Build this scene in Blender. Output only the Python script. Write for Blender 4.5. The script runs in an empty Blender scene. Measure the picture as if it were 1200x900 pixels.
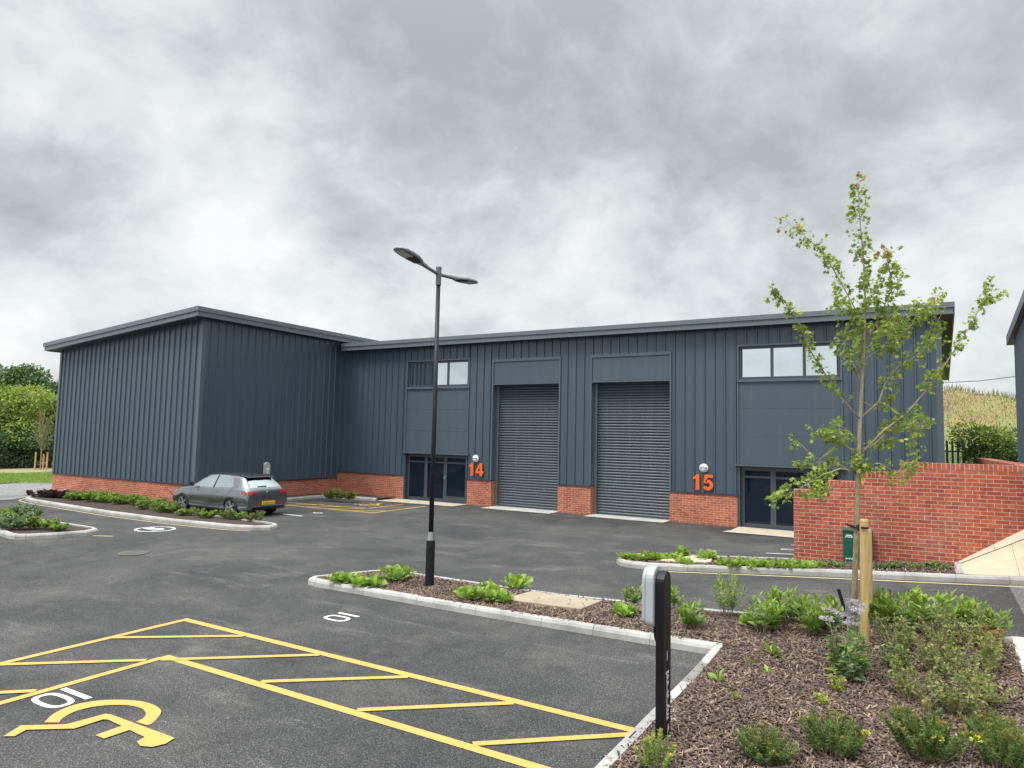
import bpy, bmesh, math, random
import numpy as np
from mathutils import Vector, Matrix
random.seed(7); RNG = np.random.default_rng(11)
S = bpy.context.scene
COL = S.collection
rad = math.radians
# ------------------------------------------------------------------ camera
EYE = Vector((0, 0, 2.7)); FPX = 805.27
PITCH, ROLL, YAW = rad(4.3953), rad(1.2098), rad(-30.6057)
fwd0 = Vector((math.sin(YAW), math.cos(YAW), 0)); right0 = Vector((math.cos(YAW), -math.sin(YAW), 0)); up0 = Vector((0, 0, 1))
FWD = math.cos(PITCH)*fwd0 + math.sin(PITCH)*up0; UP1 = math.cos(PITCH)*up0 - math.sin(PITCH)*fwd0
RIGHT = math.cos(ROLL)*right0 + math.sin(ROLL)*UP1; UP = math.cos(ROLL)*UP1 - math.sin(ROLL)*right0
cam = bpy.data.cameras.new('camera'); co = bpy.data.objects.new('camera', cam); COL.objects.link(co)
cam.sensor_width = 36; cam.lens = FPX/1200*36; cam.clip_start = .05; cam.clip_end = 4000
co.matrix_world = Matrix(((RIGHT.x, UP.x, -FWD.x, EYE.x), (RIGHT.y, UP.y, -FWD.y, EYE.y), (RIGHT.z, UP.z, -FWD.z, EYE.z), (0, 0, 0, 1)))
S.camera = co
S.view_settings.view_transform = 'Standard'; S.view_settings.look = 'None'
S.view_settings.exposure = 0.62; S.view_settings.gamma = 1
S.render.resolution_x = 1024; S.render.resolution_y = 768
# ------------------------------------------------------------------ sun and sky
SUN_EL, SUN_AZ = 58, 205        # azimuth clockwise from +Y
sd = Vector((math.sin(rad(SUN_AZ))*math.cos(rad(SUN_EL)), math.cos(rad(SUN_AZ))*math.cos(rad(SUN_EL)), math.sin(rad(SUN_EL))))
sl = bpy.data.lights.new('sun', 'SUN'); so = bpy.data.objects.new('sun', sl); COL.objects.link(so)
sl.energy = 1.5; sl.angle = rad(22); sl.color = (1, .965, .91)
so.rotation_euler = sd.to_track_quat('Z', 'Y').to_euler()

def pixdir(x, y):
    x, y = float(x), float(y); return ((x-600)/FPX*RIGHT - (y-450)/FPX*UP + FWD)
W = bpy.data.worlds.new('World'); S.world = W; W.use_nodes = True
nt = W.node_tree; nt.nodes.clear()
def N(t, kind, **kw):
    n = t.nodes.new(kind)
    for k, v in kw.items():
        if k in ('operation', 'blend_type', 'data_type', 'noise_dimensions', 'sky_type', 'feature', 'wave_type', 'bands_direction', 'interpolation_type', 'distance', 'vector_type', 'normalize', 'clamp'): setattr(n, k, v)
        else: n.inputs[k].default_value = v
    return n
class T:
    """little node-tree writer"""
    def __init__(s, t): s.t = t
    def lk(s, a, b): s.t.links.new(a, b)
    def val(s, sock, v):
        if isinstance(v, bpy.types.NodeSocket): s.lk(v, sock)
        else: sock.default_value = v
    def math(s, op, a, b=0.0, c=0.0, clamp=False):
        n = s.t.nodes.new('ShaderNodeMath'); n.operation = op; n.use_clamp = clamp
        s.val(n.inputs[0], a); s.val(n.inputs[1], b)
        if op in ('MULTIPLY_ADD', 'SMOOTH_MIN'): s.val(n.inputs[2], c)
        return n.outputs[0]
    def mix(s, f, a, b, mode='MIX'):
        n = s.t.nodes.new('ShaderNodeMix'); n.data_type = 'RGBA'; n.blend_type = mode
        s.val(n.inputs[0], f); s.val(n.inputs[6], a if isinstance(a, bpy.types.NodeSocket) else (*a[:3], 1)); s.val(n.inputs[7], b if isinstance(b, bpy.types.NodeSocket) else (*b[:3], 1))
        return n.outputs[2]
    def noise(s, vec, scale, detail=3, rough=.5, dist=0., dim='3D'):
        n = s.t.nodes.new('ShaderNodeTexNoise'); n.noise_dimensions = dim
        if vec is not None: s.lk(vec, n.inputs['Vector'])
        n.inputs['Scale'].default_value = scale; n.inputs['Detail'].default_value = detail
        n.inputs['Roughness'].default_value = rough; n.inputs['Distortion'].default_value = dist
        return n.outputs['Fac']
    def ramp(s, f, stops, interp='LINEAR'):
        n = s.t.nodes.new('ShaderNodeValToRGB'); s.lk(f, n.inputs[0]); cr = n.color_ramp; cr.interpolation = interp
        while len(cr.elements) < len(stops): cr.elements.new(.5)
        for e, (p, c) in zip(cr.elements, stops):
            e.position = p; e.color = (c, c, c, 1) if isinstance(c, (int, float)) else (*c, 1)
        return n.outputs[0]
    def mapr(s, v, a, b, c, d, kind='LINEAR'):
        n = s.t.nodes.new('ShaderNodeMapRange'); n.interpolation_type = kind
        s.val(n.inputs[0], v)
        for i, x in enumerate((a, b, c, d)): n.inputs[i+1].default_value = x
        return n.outputs[0]
    def scale(s, vec, sc, rot=(0, 0, 0), loc=(0, 0, 0)):
        n = s.t.nodes.new('ShaderNodeMapping'); s.lk(vec, n.inputs[0]); n.inputs['Scale'].default_value = sc
        n.inputs['Rotation'].default_value = rot; n.inputs['Location'].default_value = loc
        return n.outputs[0]
w = T(nt)
tc = nt.nodes.new('ShaderNodeTexCoord'); dirv = tc.outputs['Generated']
sep = nt.nodes.new('ShaderNodeSeparateXYZ'); w.lk(dirv, sep.inputs[0])
zc = w.math('MAXIMUM', sep.outputs[2], 0.0)
den = w.math('ADD', zc, .62)
cmb = nt.nodes.new('ShaderNodeCombineXYZ')
w.lk(w.math('DIVIDE', sep.outputs[0], den), cmb.inputs[0]); w.lk(w.math('DIVIDE', sep.outputs[1], den), cmb.inputs[1])
n1 = w.noise(cmb.outputs[0], 2.6, 8, .55, .3)
n2 = w.noise(w.scale(cmb.outputs[0], (1, 1, 1), loc=(3.1, 7.7, 0)), 8.5, 8, .62, .3)
cl = w.math('ADD', w.math('MULTIPLY', w.math('SUBTRACT', n1, .5), 1.5), w.math('MULTIPLY', w.math('SUBTRACT', n2, .5), .62))
acc = None   # the large cloud masses of this sky, by direction
for px, py, r, a in ((560, 90, .26, -.26), (860, 190, .24, -.2), (1120, 250, .16, -.12), (60, 345, .14, -.22), (160, 60, .18, -.10), (760, 60, .3, -.12), (1150, 40, .2, -.02),
                     (300, 310, .10, .10), (20, 390, .09, .26), (20, 180, .14, .10), (1080, 340, .14, .20), (420, 365, .12, .20), (640, 370, .2, .10), (230, 250, .10, .05), (1000, 60, .16, -.05), (700, 250, .2, .04)):
    d = pixdir(px, py).normalized()
    v = nt.nodes.new('ShaderNodeVectorMath'); v.operation = 'DISTANCE'; w.lk(dirv, v.inputs[0]); v.inputs[1].default_value = d
    g = w.math('MULTIPLY', w.math('EXPONENT', w.math('MULTIPLY', w.math('POWER', v.outputs['Value'], 2.0), -1/(r*r))), a)
    acc = g if acc is None else w.math('ADD', acc, g)
dens = w.math('ADD', w.math('ADD', w.math('MULTIPLY', cl, 1.35), acc), .52)
cloud = w.ramp(dens, [(.05, (.30, .325, .332)), (.30, (.395, .42, .427)), (.5, (.50, .522, .528)), (.70, (.575, .592, .594)), (.92, (.65, .655, .65))])
# overcast luminance rises towards the zenith, and towards the veiled sun
zen = w.mapr(sep.outputs[2], .50, 1.0, 1.0, 3.2, 'SMOOTHSTEP')
vs = nt.nodes.new('ShaderNodeVectorMath'); vs.operation = 'DOT_PRODUCT'; w.lk(dirv, vs.inputs[0]); vs.inputs[1].default_value = sd
sg = w.mapr(vs.outputs['Value'], .3, 1.0, 1.0, 1.6, 'SMOOTHSTEP')
mul = w.math('MULTIPLY', w.math('MULTIPLY', zen, sg), 10.0)
vm = nt.nodes.new('ShaderNodeVectorMath'); vm.operation = 'SCALE'; w.lk(cloud, vm.inputs[0]); w.lk(mul, vm.inputs['Scale'])
sky = nt.nodes.new('ShaderNodeTexSky'); sky.sky_type = 'NISHITA'; sky.sun_disc = False
sky.sun_elevation = rad(SUN_EL); sky.sun_rotation = rad(SUN_AZ)
skc = w.mix(.94, sky.outputs[0], vm.outputs[0])
bg = nt.nodes.new('ShaderNodeBackground'); bg.inputs['Strength'].default_value = .1
w.lk(skc, bg.inputs[0]); wo = nt.nodes.new('ShaderNodeOutputWorld'); w.lk(bg.outputs[0], wo.inputs[0])

# ------------------------------------------------------------------ terrain height and pixel -> ground point
_cy = np.array([-100, 8.5, 9.0, 10.5, 14.0, 16.2, 20.5, 200.]); _cc = np.array([0, 0, .013, .045, .07, .07, 0, 0])
def gh(x, y):
    c = np.interp(y, _cy, _cc); t = (np.asarray(x, float)+5.2)
    r = np.where(t > 4, t, np.log1p(np.exp(np.minimum(t, 6)*3))/3)
    r = np.minimum(r, 14)
    return c*r
def G(x, y): return float(gh(x, y))
def at(px, py, dz=0.):
    d = pixdir(px, py); z = dz
    for _ in range(12):
        k = (z-EYE.z)/d.z; p = EYE + d*k; z = G(p.x, p.y)+dz
    return Vector((p.x, p.y, z))
def atY(px, py, Y): d = pixdir(px, py); return EYE + d*(Y/d.y)
def depth_pt(px, py, dep): d = pixdir(px, py); return EYE + d*dep

# ------------------------------------------------------------------ materials
MAT = {}
def mat(name):
    m = bpy.data.materials.new(name); m.use_nodes = True; MAT[name] = m
    t = m.node_tree; b = t.nodes['Principled BSDF']; return m, T(t), b
def bump(t, b, h, strength=.3, dist=.01):
    n = t.t.nodes.new('ShaderNodeBump'); n.inputs['Strength'].default_value = strength; n.inputs['Distance'].default_value = dist
    t.lk(h, n.inputs['Height']); t.lk(n.outputs[0], b.inputs['Normal']); return n
def coord(t, k='Object'):
    n = t.t.nodes.new('ShaderNodeTexCoord'); return n.outputs[k]
def geo_pos(t):
    n = t.t.nodes.new('ShaderNodeNewGeometry'); return n.outputs['Position']
def plain(name, c, rough=.5, metal=0., var=.12, sc=3., bs=0., spec=.5, coat=0.):
    m, t, b = mat(name); p = geo_pos(t)
    f = t.noise(p, sc, 5, .6)
    col = t.mix(t.math('MULTIPLY', f, 1.0), [x*(1-var) for x in c], [min(1, x*(1+var)) for x in c])
    t.lk(col, b.inputs['Base Color']); b.inputs['Metallic'].default_value = metal
    t.lk(t.mapr(t.noise(p, sc*4, 4), .3, .7, max(.02, rough-.07), rough+.07), b.inputs['Roughness'])
    b.inputs['Specular IOR Level'].default_value = spec; b.inputs['Coat Weight'].default_value = coat
    if bs: bump(t, b, t.noise(p, sc*20, 5, .6), bs, .004)
    return m
# asphalt
def asphalt(name, lo, hi, patch):
    m, t, b = mat(name); p = geo_pos(t)
    fine = t.noise(p, 75, 4, .8)
    agg = t.t.nodes.new('ShaderNodeTexVoronoi'); agg.inputs['Scale'].default_value = 130; t.lk(p, agg.inputs['Vector'])
    big = t.noise(p, .33, 6, .62, .6)
    swirl = t.noise(t.scale(p, (.35, 1.5, 1), rot=(0, 0, rad(12))), 1.3, 7, .7, 1.2)
    base = t.ramp(big, [(.3, lo), (.5, [(a+c)/2 for a, c in zip(lo, hi)]), (.68, hi)])
    scuff = t.math('MULTIPLY', t.ramp(swirl, [(.53, 0), (.72, 1)]), t.ramp(t.noise(p, .8, 3), [(.42, 0), (.62, 1)]))
    base = t.mix(t.math('MULTIPLY', scuff, patch), base, [h*1.9 for h in hi])
    # fine scratches left by turning tyres
    scr = t.noise(t.scale(p, (1.2, 26, 1), rot=(0, 0, rad(-9))), 3.0, 4, .6, .35)
    base = t.mix(t.math('MULTIPLY', t.math('MULTIPLY', t.ramp(scr, [(.62, 0), (.72, 1)]), t.ramp(t.noise(p, .55, 3), [(.5, 0), (.6, 1)])), .4), base, (.26, .255, .25))
    sp = t.ramp(fine, [(.36, .35), (.5, .95), (.64, 1.9)])
    base = t.mix(1.0, base, sp, 'MULTIPLY')
    vc = t.t.nodes.new('ShaderNodeTexVoronoi'); vc.inputs['Scale'].default_value = 115; t.lk(p, vc.inputs['Vector'])
    sv = t.t.nodes.new('ShaderNodeSeparateColor'); t.lk(vc.outputs['Color'], sv.inputs[0])
    base = t.mix(1.0, base, t.ramp(sv.outputs[0], [(0, .5), (.6, .92), (.85, 1.35), (.97, 2.2)]), 'MULTIPLY')
    dust = t.ramp(t.noise(p, 1.1, 6, .7, .4), [(.52, 0), (.72, 1)])
    base = t.mix(t.math('MULTIPLY', dust, .22), base, (.21, .19, .165))
    damp = t.ramp(t.noise(t.scale(p, (1, .6, 1)), .7, 6, .68, .8), [(.34, 1), (.46, 0)])
    base = t.mix(t.math('MULTIPLY', damp, .45), base, (.028, .028, .030))
    joint = t.ramp(t.noise(t.scale(p, (.12, 1.1, 1), rot=(0, 0, rad(3))), .9, 2), [(.494, 0), (.5, 1), (.506, 0)])
    base = t.mix(t.math('MULTIPLY', joint, .25), base, (.02, .02, .02))
    chip = t.ramp(t.noise(p, 210, 1), [(.69, 0), (.74, 1)])
    base = t.mix(t.math('MULTIPLY', chip, .55), base, (.4, .4, .39))
    t.lk(base, b.inputs['Base Color'])
    t.lk(t.mapr(big, .3, .7, .93, .78), b.inputs['Roughness']); b.inputs['Specular IOR Level'].default_value = .32
    bump(t, b, t.math('ADD', fine, agg.outputs['Distance']), .55, .006)
    return m
asphalt('asphalt', (.038, .038, .040), (.084, .082, .080), .85)
asphalt('asphalt_worn', (.20, .20, .20), (.27, .265, .26), .3)
asphalt('asphalt_pale', (.15, .145, .14), (.19, .185, .18), .3)
def paint(name, c):
    m, t, b = mat(name); p = geo_pos(t)
    wear = t.math('MAXIMUM', t.ramp(t.noise(p, 60, 4, .75), [(.36, 1), (.44, 0)]), t.math('MULTIPLY', t.ramp(t.noise(p, 3.5, 6, .75), [(.56, 0), (.70, 1)]), .5))
    col = t.mix(t.math('MULTIPLY', t.noise(p, 5, 5, .7), .6), c, [x*.72 for x in c])
    col = t.mix(t.math('MULTIPLY', wear, .55), col, (.09, .09, .09))
    t.lk(col, b.inputs['Base Color']); b.inputs['Roughness'].default_value = .75
    bump(t, b, t.noise(p, 110, 3, .7), .35, .005); return m
paint('yellow_paint', (.60, .39, .10)); paint('white_paint', (.78, .78, .76)); paint('road_yellow', (.62, .50, .26))
# concrete
def concrete(name, c, stain=.35, joint=None):
    m, t, b = mat(name); p = geo_pos(t)
    f = t.ramp(t.noise(p, 2.2, 7, .65), [(.3, 1-stain), (.6, 1.0), (.75, 1.08)])
    g2 = t.ramp(t.noise(p, 90, 3, .7), [(.3, .82), (.65, 1.08)])
    col = t.mix(1., t.mix(1., c, f, 'MULTIPLY'), g2, 'MULTIPLY')
    if joint:
        uv = coord(t, 'UV'); br = t.t.nodes.new('ShaderNodeTexBrick'); t.lk(uv, br.inputs['Vector'])
        br.offset = joint[2]; br.inputs['Scale'].default_value = 1; br.inputs['Brick Width'].default_value = joint[0]; br.inputs['Row Height'].default_value = joint[1]
        br.inputs['Mortar Size'].default_value = .006; br.inputs['Mortar Smooth'].default_value = .2; br.inputs['Bias'].default_value = 0
        col = t.mix(br.outputs['Fac'], col, [x*.45 for x in c])
    t.lk(col, b.inputs['Base Color']); b.inputs['Roughness'].default_value = .88
    bump(t, b, t.noise(p, 60, 5, .7), .25, .004); return m
concrete('kerb_concrete', (.45, .44, .415), .42); concrete('slab_buff', (.56, .49, .37), .22, (.6, .45, .5)); concrete('slab_tan', (.40, .33, .24), .3)
concrete('slab_grey', (.52, .51, .47), .3, (.9, .6, 0)); concrete('paving_buff', (.56, .50, .36), .18, (.9, .62, 0.)); concrete('edging_buff', (.56, .51, .40), .2, (.62, 5, 0)); concrete('mortar', (.24, .23, .21))
# brick
def brick(name, bw=.225, rh=.075, c1=(.50, .15, .078), c2=(.34, .092, .055), mo=(.50, .40, .32), ms=.010, off=.5, eff=.0):
    m, t, b = mat(name); uv = coord(t, 'UV'); p = geo_pos(t)
    jit = t.noise(p, 14, 3)
    br = t.t.nodes.new('ShaderNodeTexBrick'); t.lk(uv, br.inputs['Vector']); br.offset = off
    br.inputs['Scale'].default_value = 1; br.inputs['Brick Width'].default_value = bw; br.inputs['Row Height'].default_value = rh
    br.inputs['Mortar Size'].default_value = ms*.62; br.inputs['Mortar Smooth'].default_value = .25; br.inputs['Bias'].default_value = -.05
    br.inputs['Color1'].default_value = (*c1, 1); br.inputs['Color2'].default_value = (*c2, 1); br.inputs['Mortar'].default_value = (*mo, 1)
    col = t.mix(1., br.outputs['Color'], t.ramp(jit, [(.25, .72), (.5, 1.), (.75, 1.22)]), 'MULTIPLY')
    big = t.ramp(t.noise(p, .9, 5, .6), [(.3, .82), (.55, 1.), (.75, 1.18)])
    col = t.mix(1., col, big, 'MULTIPLY')
    col = t.mix(t.math('MULTIPLY', t.ramp(t.noise(p, 2.0, 6, .7), [(.54, 0), (.76, 1)]), .18+eff), col, (.52, .42, .38))
    t.lk(col, b.inputs['Base Color']); b.inputs['Roughness'].default_value = .9; b.inputs['Specular IOR Level'].default_value = .25
    h = t.math('ADD', t.math('MULTIPLY', br.outputs['Fac'], -1.0), t.math('MULTIPLY', t.noise(p, 70, 4, .7), .35))
    bump(t, b, h, .7, .008); return m
brick('brick'); brick('brick_wall_red', c1=(.47, .12, .066), c2=(.31, .072, .05), eff=.14)
brick('brick_coping', bw=.075, rh=.5, c1=(.44, .115, .065), c2=(.30, .07, .045), off=0, eff=.1)
# metals and trim
def cladding(name, c, rough=.42):
    m, t, b = mat(name); p = geo_pos(t)
    st = t.noise(t.scale(p, (7, 7, .16)), 1.6, 6, .65)
    col = t.mix(st, [x*.86 for x in c], [x*1.14 for x in c])
    big = t.noise(p, .25, 3)
    col = t.mix(t.math('MULTIPLY', big, .25), col, [x*1.25 for x in c])
    col = t.mix(t.math('MULTIPLY', t.ramp(t.noise(t.scale(p, (9, 9, .10)), 1.1, 4, .7), [(.56, 0), (.72, 1)]), .22), col, (.22, .24, .25))
    t.lk(col, b.inputs['Base Color'])
    t.lk(t.mapr(st, .3, .7, rough-.05, rough+.08), b.inputs['Roughness']); b.inputs['Specular IOR Level'].default_value = .55
    bump(t, b, t.noise(t.scale(p, (1.6, 1.6, .45)), 1.2, 3), .16, .06); return m
cladding('cladding', (.055, .083, .111), .30); cladding('flat_panel', (.063, .088, .114), .33); cladding('trim', (.080, .105, .130), .33)
cladding('fascia', (.118, .143, .165), .38); cladding('frame', (.046, .060, .076), .35); cladding('shutter', (.052, .072, .089), .42); cladding('dark_trim', (.030, .036, .046), .5)
plain('soffit', (.06, .065, .075), .6); plain('dark_gap', (.012, .013, .016), .7)
plain('galvanised', (.30, .32, .34), .42, .7); plain('pole_black', (.011, .012, .015), .42, 0, .2, 5, spec=.35); plain('pole_grey', (.13, .145, .16), .4, .3)
plain('lamp_body', (.27, .28, .30), .42, .3); plain('lamp_lens', (.45, .45, .42), .25); plain('black_plastic', (.012, .012, .014), .42)
plain('charger_grey', (.36, .39, .41), .38, 0, .06); plain('charger_white', (.75, .76, .76), .35); plain('post_black', (.006, .006, .009), .42, 0, .3, 2, spec=.3)
plain('orange', (.85, .13, .012), .4, 0, .05); plain('lamp_white', (.78, .78, .76), .3); plain('green_metal', (.004, .09, .062), .42, 0, .2)
plain('white_print', (.75, .76, .76), .5); plain('grey_print', (.62, .63, .64), .5); plain('yellow_tag', (.85, .65, .02), .5); plain('fence_green', (.02, .08, .06), .5)
plain('steel', (.55, .56, .57), .3, .9); plain('rubber', (.012, .012, .012), .75); plain('rim', (.42, .43, .44), .3, .7); plain('cast_iron', (.13, .125, .11), .7, .3, .4, 12, .4)
plain('car_red', (.42, .012, .018), .18, coat=.6); plain('car_glass', (.02, .028, .03), .06, 0, .1, spec=.9, coat=1.); plain('plate_yellow', (.80, .55, .02), .45); plain('car_black', (.01, .01, .012), .45)
m, t, b = mat('car_paint'); b.inputs['Base Color'].default_value = (.19, .205, .215, 1); b.inputs['Metallic'].default_value = .85; b.inputs['Roughness'].default_value = .24; b.inputs['Coat Weight'].default_value = 1; b.inputs['Coat Roughness'].default_value = .04
def glass(name, refl, tint, dark):
    m = bpy.data.materials.new(name); m.use_nodes = True; MAT[name] = m; t = T(m.node_tree); m.node_tree.nodes.clear(); p = geo_pos(t)
    gl = m.node_tree.nodes.new('ShaderNodeBsdfGlossy'); gl.inputs['Color'].default_value = (*tint, 1); gl.inputs['Roughness'].default_value = .015
    df = m.node_tree.nodes.new('ShaderNodeBsdfPrincipled'); df.inputs['Roughness'].default_value = .25; df.inputs['Specular IOR Level'].default_value = 0
    t.lk(t.mix(t.noise(p, .9, 4), [x*.5 for x in dark], [x*1.8 for x in dark]), df.inputs['Base Color'])
    fr = m.node_tree.nodes.new('ShaderNodeFresnel'); fr.inputs['IOR'].default_value = 1.5
    f = t.math('ADD', t.math('MULTIPLY', fr.outputs[0], 1-refl), refl, clamp=True)
    bm_ = m.node_tree.nodes.new('ShaderNodeBump'); bm_.inputs['Strength'].default_value = .02; bm_.inputs['Distance'].default_value = .05
    t.lk(t.noise(p, .8, 2), bm_.inputs['Height']); t.lk(bm_.outputs[0], gl.inputs['Normal'])
    mx = m.node_tree.nodes.new('ShaderNodeMixShader'); t.lk(f, mx.inputs[0]); t.lk(df.outputs[0], mx.inputs[1]); t.lk(gl.outputs[0], mx.inputs[2])
    o = m.node_tree.nodes.new('ShaderNodeOutputMaterial'); t.lk(mx.outputs[0], o.inputs[0]); return m
glass('window_glass', .66, (.90, .97, 1.), (.03, .035, .04)); glass('door_glass', .03, (.30, .36, .46), (.008, .013, .022)); glass('car_window', .05, (.42, .48, .48), (.015, .018, .018))
# vegetation
def leafmat(name, stops, rough=.5, trans=.35, tcol=None):
    m = bpy.data.materials.new(name); m.use_nodes = True; MAT[name] = m; t = T(m.node_tree); b = m.node_tree.nodes['Principled BSDF']
    g = m.node_tree.nodes.new('ShaderNodeNewGeometry')
    rp = g.outputs['Random Per Island']
    k = len(stops)
    col = t.ramp(rp, [((i+.001)/(k-.999) if k > 1 else 0, c) for i, c in enumerate(stops)])
    v = t.ramp(t.noise(g.outputs['Position'], 3.5, 3), [(.3, .75), (.7, 1.25)])
    col = t.mix(1., col, v, 'MULTIPLY')
    t.lk(col, b.inputs['Base Color']); b.inputs['Roughness'].default_value = rough; b.inputs['Specular IOR Level'].default_value = .4
    tr = m.node_tree.nodes.new('ShaderNodeBsdfTranslucent'); t.lk(t.mix(1., col, (1.0, 1.15, .55), 'MULTIPLY'), tr.inputs[0])
    mx = m.node_tree.nodes.new('ShaderNodeMixShader'); mx.inputs[0].default_value = trans; t.lk(b.outputs[0], mx.inputs[1]); t.lk(tr.outputs[0], mx.inputs[2])
    t.lk(mx.outputs[0], m.node_tree.nodes['Material Output'].inputs[0]); return m
leafmat('leaf_maple', [(0.127, 0.212, 0.054), (0.216, 0.310, 0.060), (0.304, 0.397, 0.077), (0.418, 0.459, 0.077), (0.164, 0.248, 0.066)])
leafmat('leaf_maple_red', [(.36, .17, .05), (.42, .28, .06)])
leafmat('leaf_bright', [(0.158, 0.270, 0.046), (0.263, 0.405, 0.062), (0.367, 0.473, 0.094), (0.184, 0.293, 0.062), (0.446, 0.450, 0.156)], .42)
leafmat('leaf_mid', [(0.122, 0.217, 0.070), (0.208, 0.333, 0.080), (0.348, 0.478, 0.101), (0.157, 0.261, 0.101)], .38)
leafmat('leaf_grey', [(0.182, 0.252, 0.154), (0.266, 0.336, 0.210), (0.140, 0.224, 0.112)], .55)
leafmat('leaf_dusty', [(0.182, 0.218, 0.070), (0.286, 0.300, 0.105), (0.143, 0.205, 0.059), (0.325, 0.273, 0.117), (0.390, 0.410, 0.117)], .6)
leafmat('leaf_dark', [(0.074, 0.144, 0.043), (0.147, 0.230, 0.057), (0.110, 0.187, 0.051), (0.222, 0.259, 0.072)], .5)
leafmat('leaf_tip_red', [(0.286, 0.269, 0.065), (0.372, 0.209, 0.065), (0.229, 0.299, 0.065)], .5)
leafmat('leaf_orange', [(.34, .14, .06), (.42, .24, .11), (.24, .12, .06)], .6)
leafmat('leaf_purple', [(.045, .022, .032), (.07, .035, .04), (.03, .02, .03)], .5)
leafmat('leaf_yellow', [(.60, .58, .05), (.50, .55, .06)], .5)
leafmat('petal_lilac', [(.45, .40, .48), (.36, .32, .40), (.52, .50, .55)], .7)
leafmat('leaf_hedge', [(0.069, 0.131, 0.044), (0.115, 0.198, 0.052), (0.184, 0.261, 0.073), (0.084, 0.151, 0.059)], .55, .25)
leafmat('leaf_hedge_light', [(0.281, 0.352, 0.083), (0.411, 0.469, 0.116), (0.216, 0.313, 0.075)], .55, .3)
leafmat('leaf_far_dark', [(0.094, 0.168, 0.084), (0.141, 0.224, 0.112)], .6, .2)
leafmat('grass_blade', [(.30, .33, .10), (0.195, 0.325, 0.065), (0.276, 0.423, 0.081), (0.325, 0.357, 0.114)], .6, .3)
leafmat('dry_grass', [(0.266, 0.226, 0.078), (0.219, 0.201, 0.060), (0.172, 0.134, 0.054), (0.203, 0.226, 0.060)], .8, .2)
leafmat('bark_chip', [(0.055, 0.037, 0.032), (0.116, 0.079, 0.065), (0.178, 0.124, 0.096), (0.076, 0.050, 0.046), (0.287, 0.205, 0.143), (0.124, 0.087, 0.079), (0.411, 0.311, 0.224)], .85, 0)
m, t, b = mat('soil'); p = geo_pos(t)
t.lk(t.ramp(t.noise(p, 38, 5, .75), [(.3, (.02, .013, .010)), (.5, (.06, .040, .032)), (.68, (.14, .10, .075))]), b.inputs['Base Color']); b.inputs['Roughness'].default_value = .95
bump(t, b, t.noise(p, 45, 4, .7), 1., .03)
m, t, b = mat('grass_ground'); p = geo_pos(t)
t.lk(t.mix(t.noise(p, 9, 5, .7), t.ramp(t.noise(p, .8, 4), [(.3, (.10, .17, .03)), (.7, (.19, .25, .06))]), (.10, .15, .04)), b.inputs['Base Color']); b.inputs['Roughness'].default_value = .9
bump(t, b, t.noise(p, 30, 4, .7), 1., .06)
m, t, b = mat('mulch_strip'); p = geo_pos(t)
t.lk(t.ramp(t.noise(p, 6, 5, .7), [(.3, (.22, .17, .09)), (.7, (.36, .30, .18))]), b.inputs['Base Color']); b.inputs['Roughness'].default_value = .9
m, t, b = mat('hill_grass'); p = geo_pos(t)
hb = t.noise(t.scale(p, (1, .35, 1.2)), .22, 7, .68, .5)
hc = t.ramp(hb, [(.34, (.20, .26, .08)), (.46, (.29, .31, .09)), (.56, (.33, .24, .10)), (.66, (.20, .14, .09))])
t.lk(t.mix(1., hc, t.ramp(t.noise(t.scale(p, (3, 1, .7)), 2.2, 6, .75), [(.3, .7), (.65, 1.25)]), 'MULTIPLY'), b.inputs['Base Color']); b.inputs['Roughness'].default_value = .95
bump(t, b, t.noise(p, 3, 6, .75), 1., .3)
m, t, b = mat('trunk_bark'); p = geo_pos(t)
t.lk(t.ramp(t.noise(t.scale(p, (1, 1, .35)), 45, 5, .7), [(.3, (.19, .15, .09)), (.55, (.36, .29, .18)), (.7, (.46, .40, .26))]), b.inputs['Base Color']); b.inputs['Roughness'].default_value = .85
bump(t, b, t.noise(t.scale(p, (1, 1, .4)), 60, 4, .7), .8, .006)
m, t, b = mat('stake_wood'); p = geo_pos(t)
st_ = t.noise(t.scale(p, (18, 18, .7)), 1.5, 5, .6)
c_ = t.ramp(st_, [(.3, (.36, .23, .08)), (.5, (.50, .35, .14)), (.7, (.58, .44, .22))])
c_ = t.mix(t.ramp(t.noise(t.scale(p, (9, 9, 3)), 1.3, 2), [(.68, 0), (.73, 1)]), c_, (.18, .10, .04))
t.lk(c_, b.inputs['Base Color']); b.inputs['Roughness'].default_value = .7; bump(t, b, st_, .4, .004)
M = MAT

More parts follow.
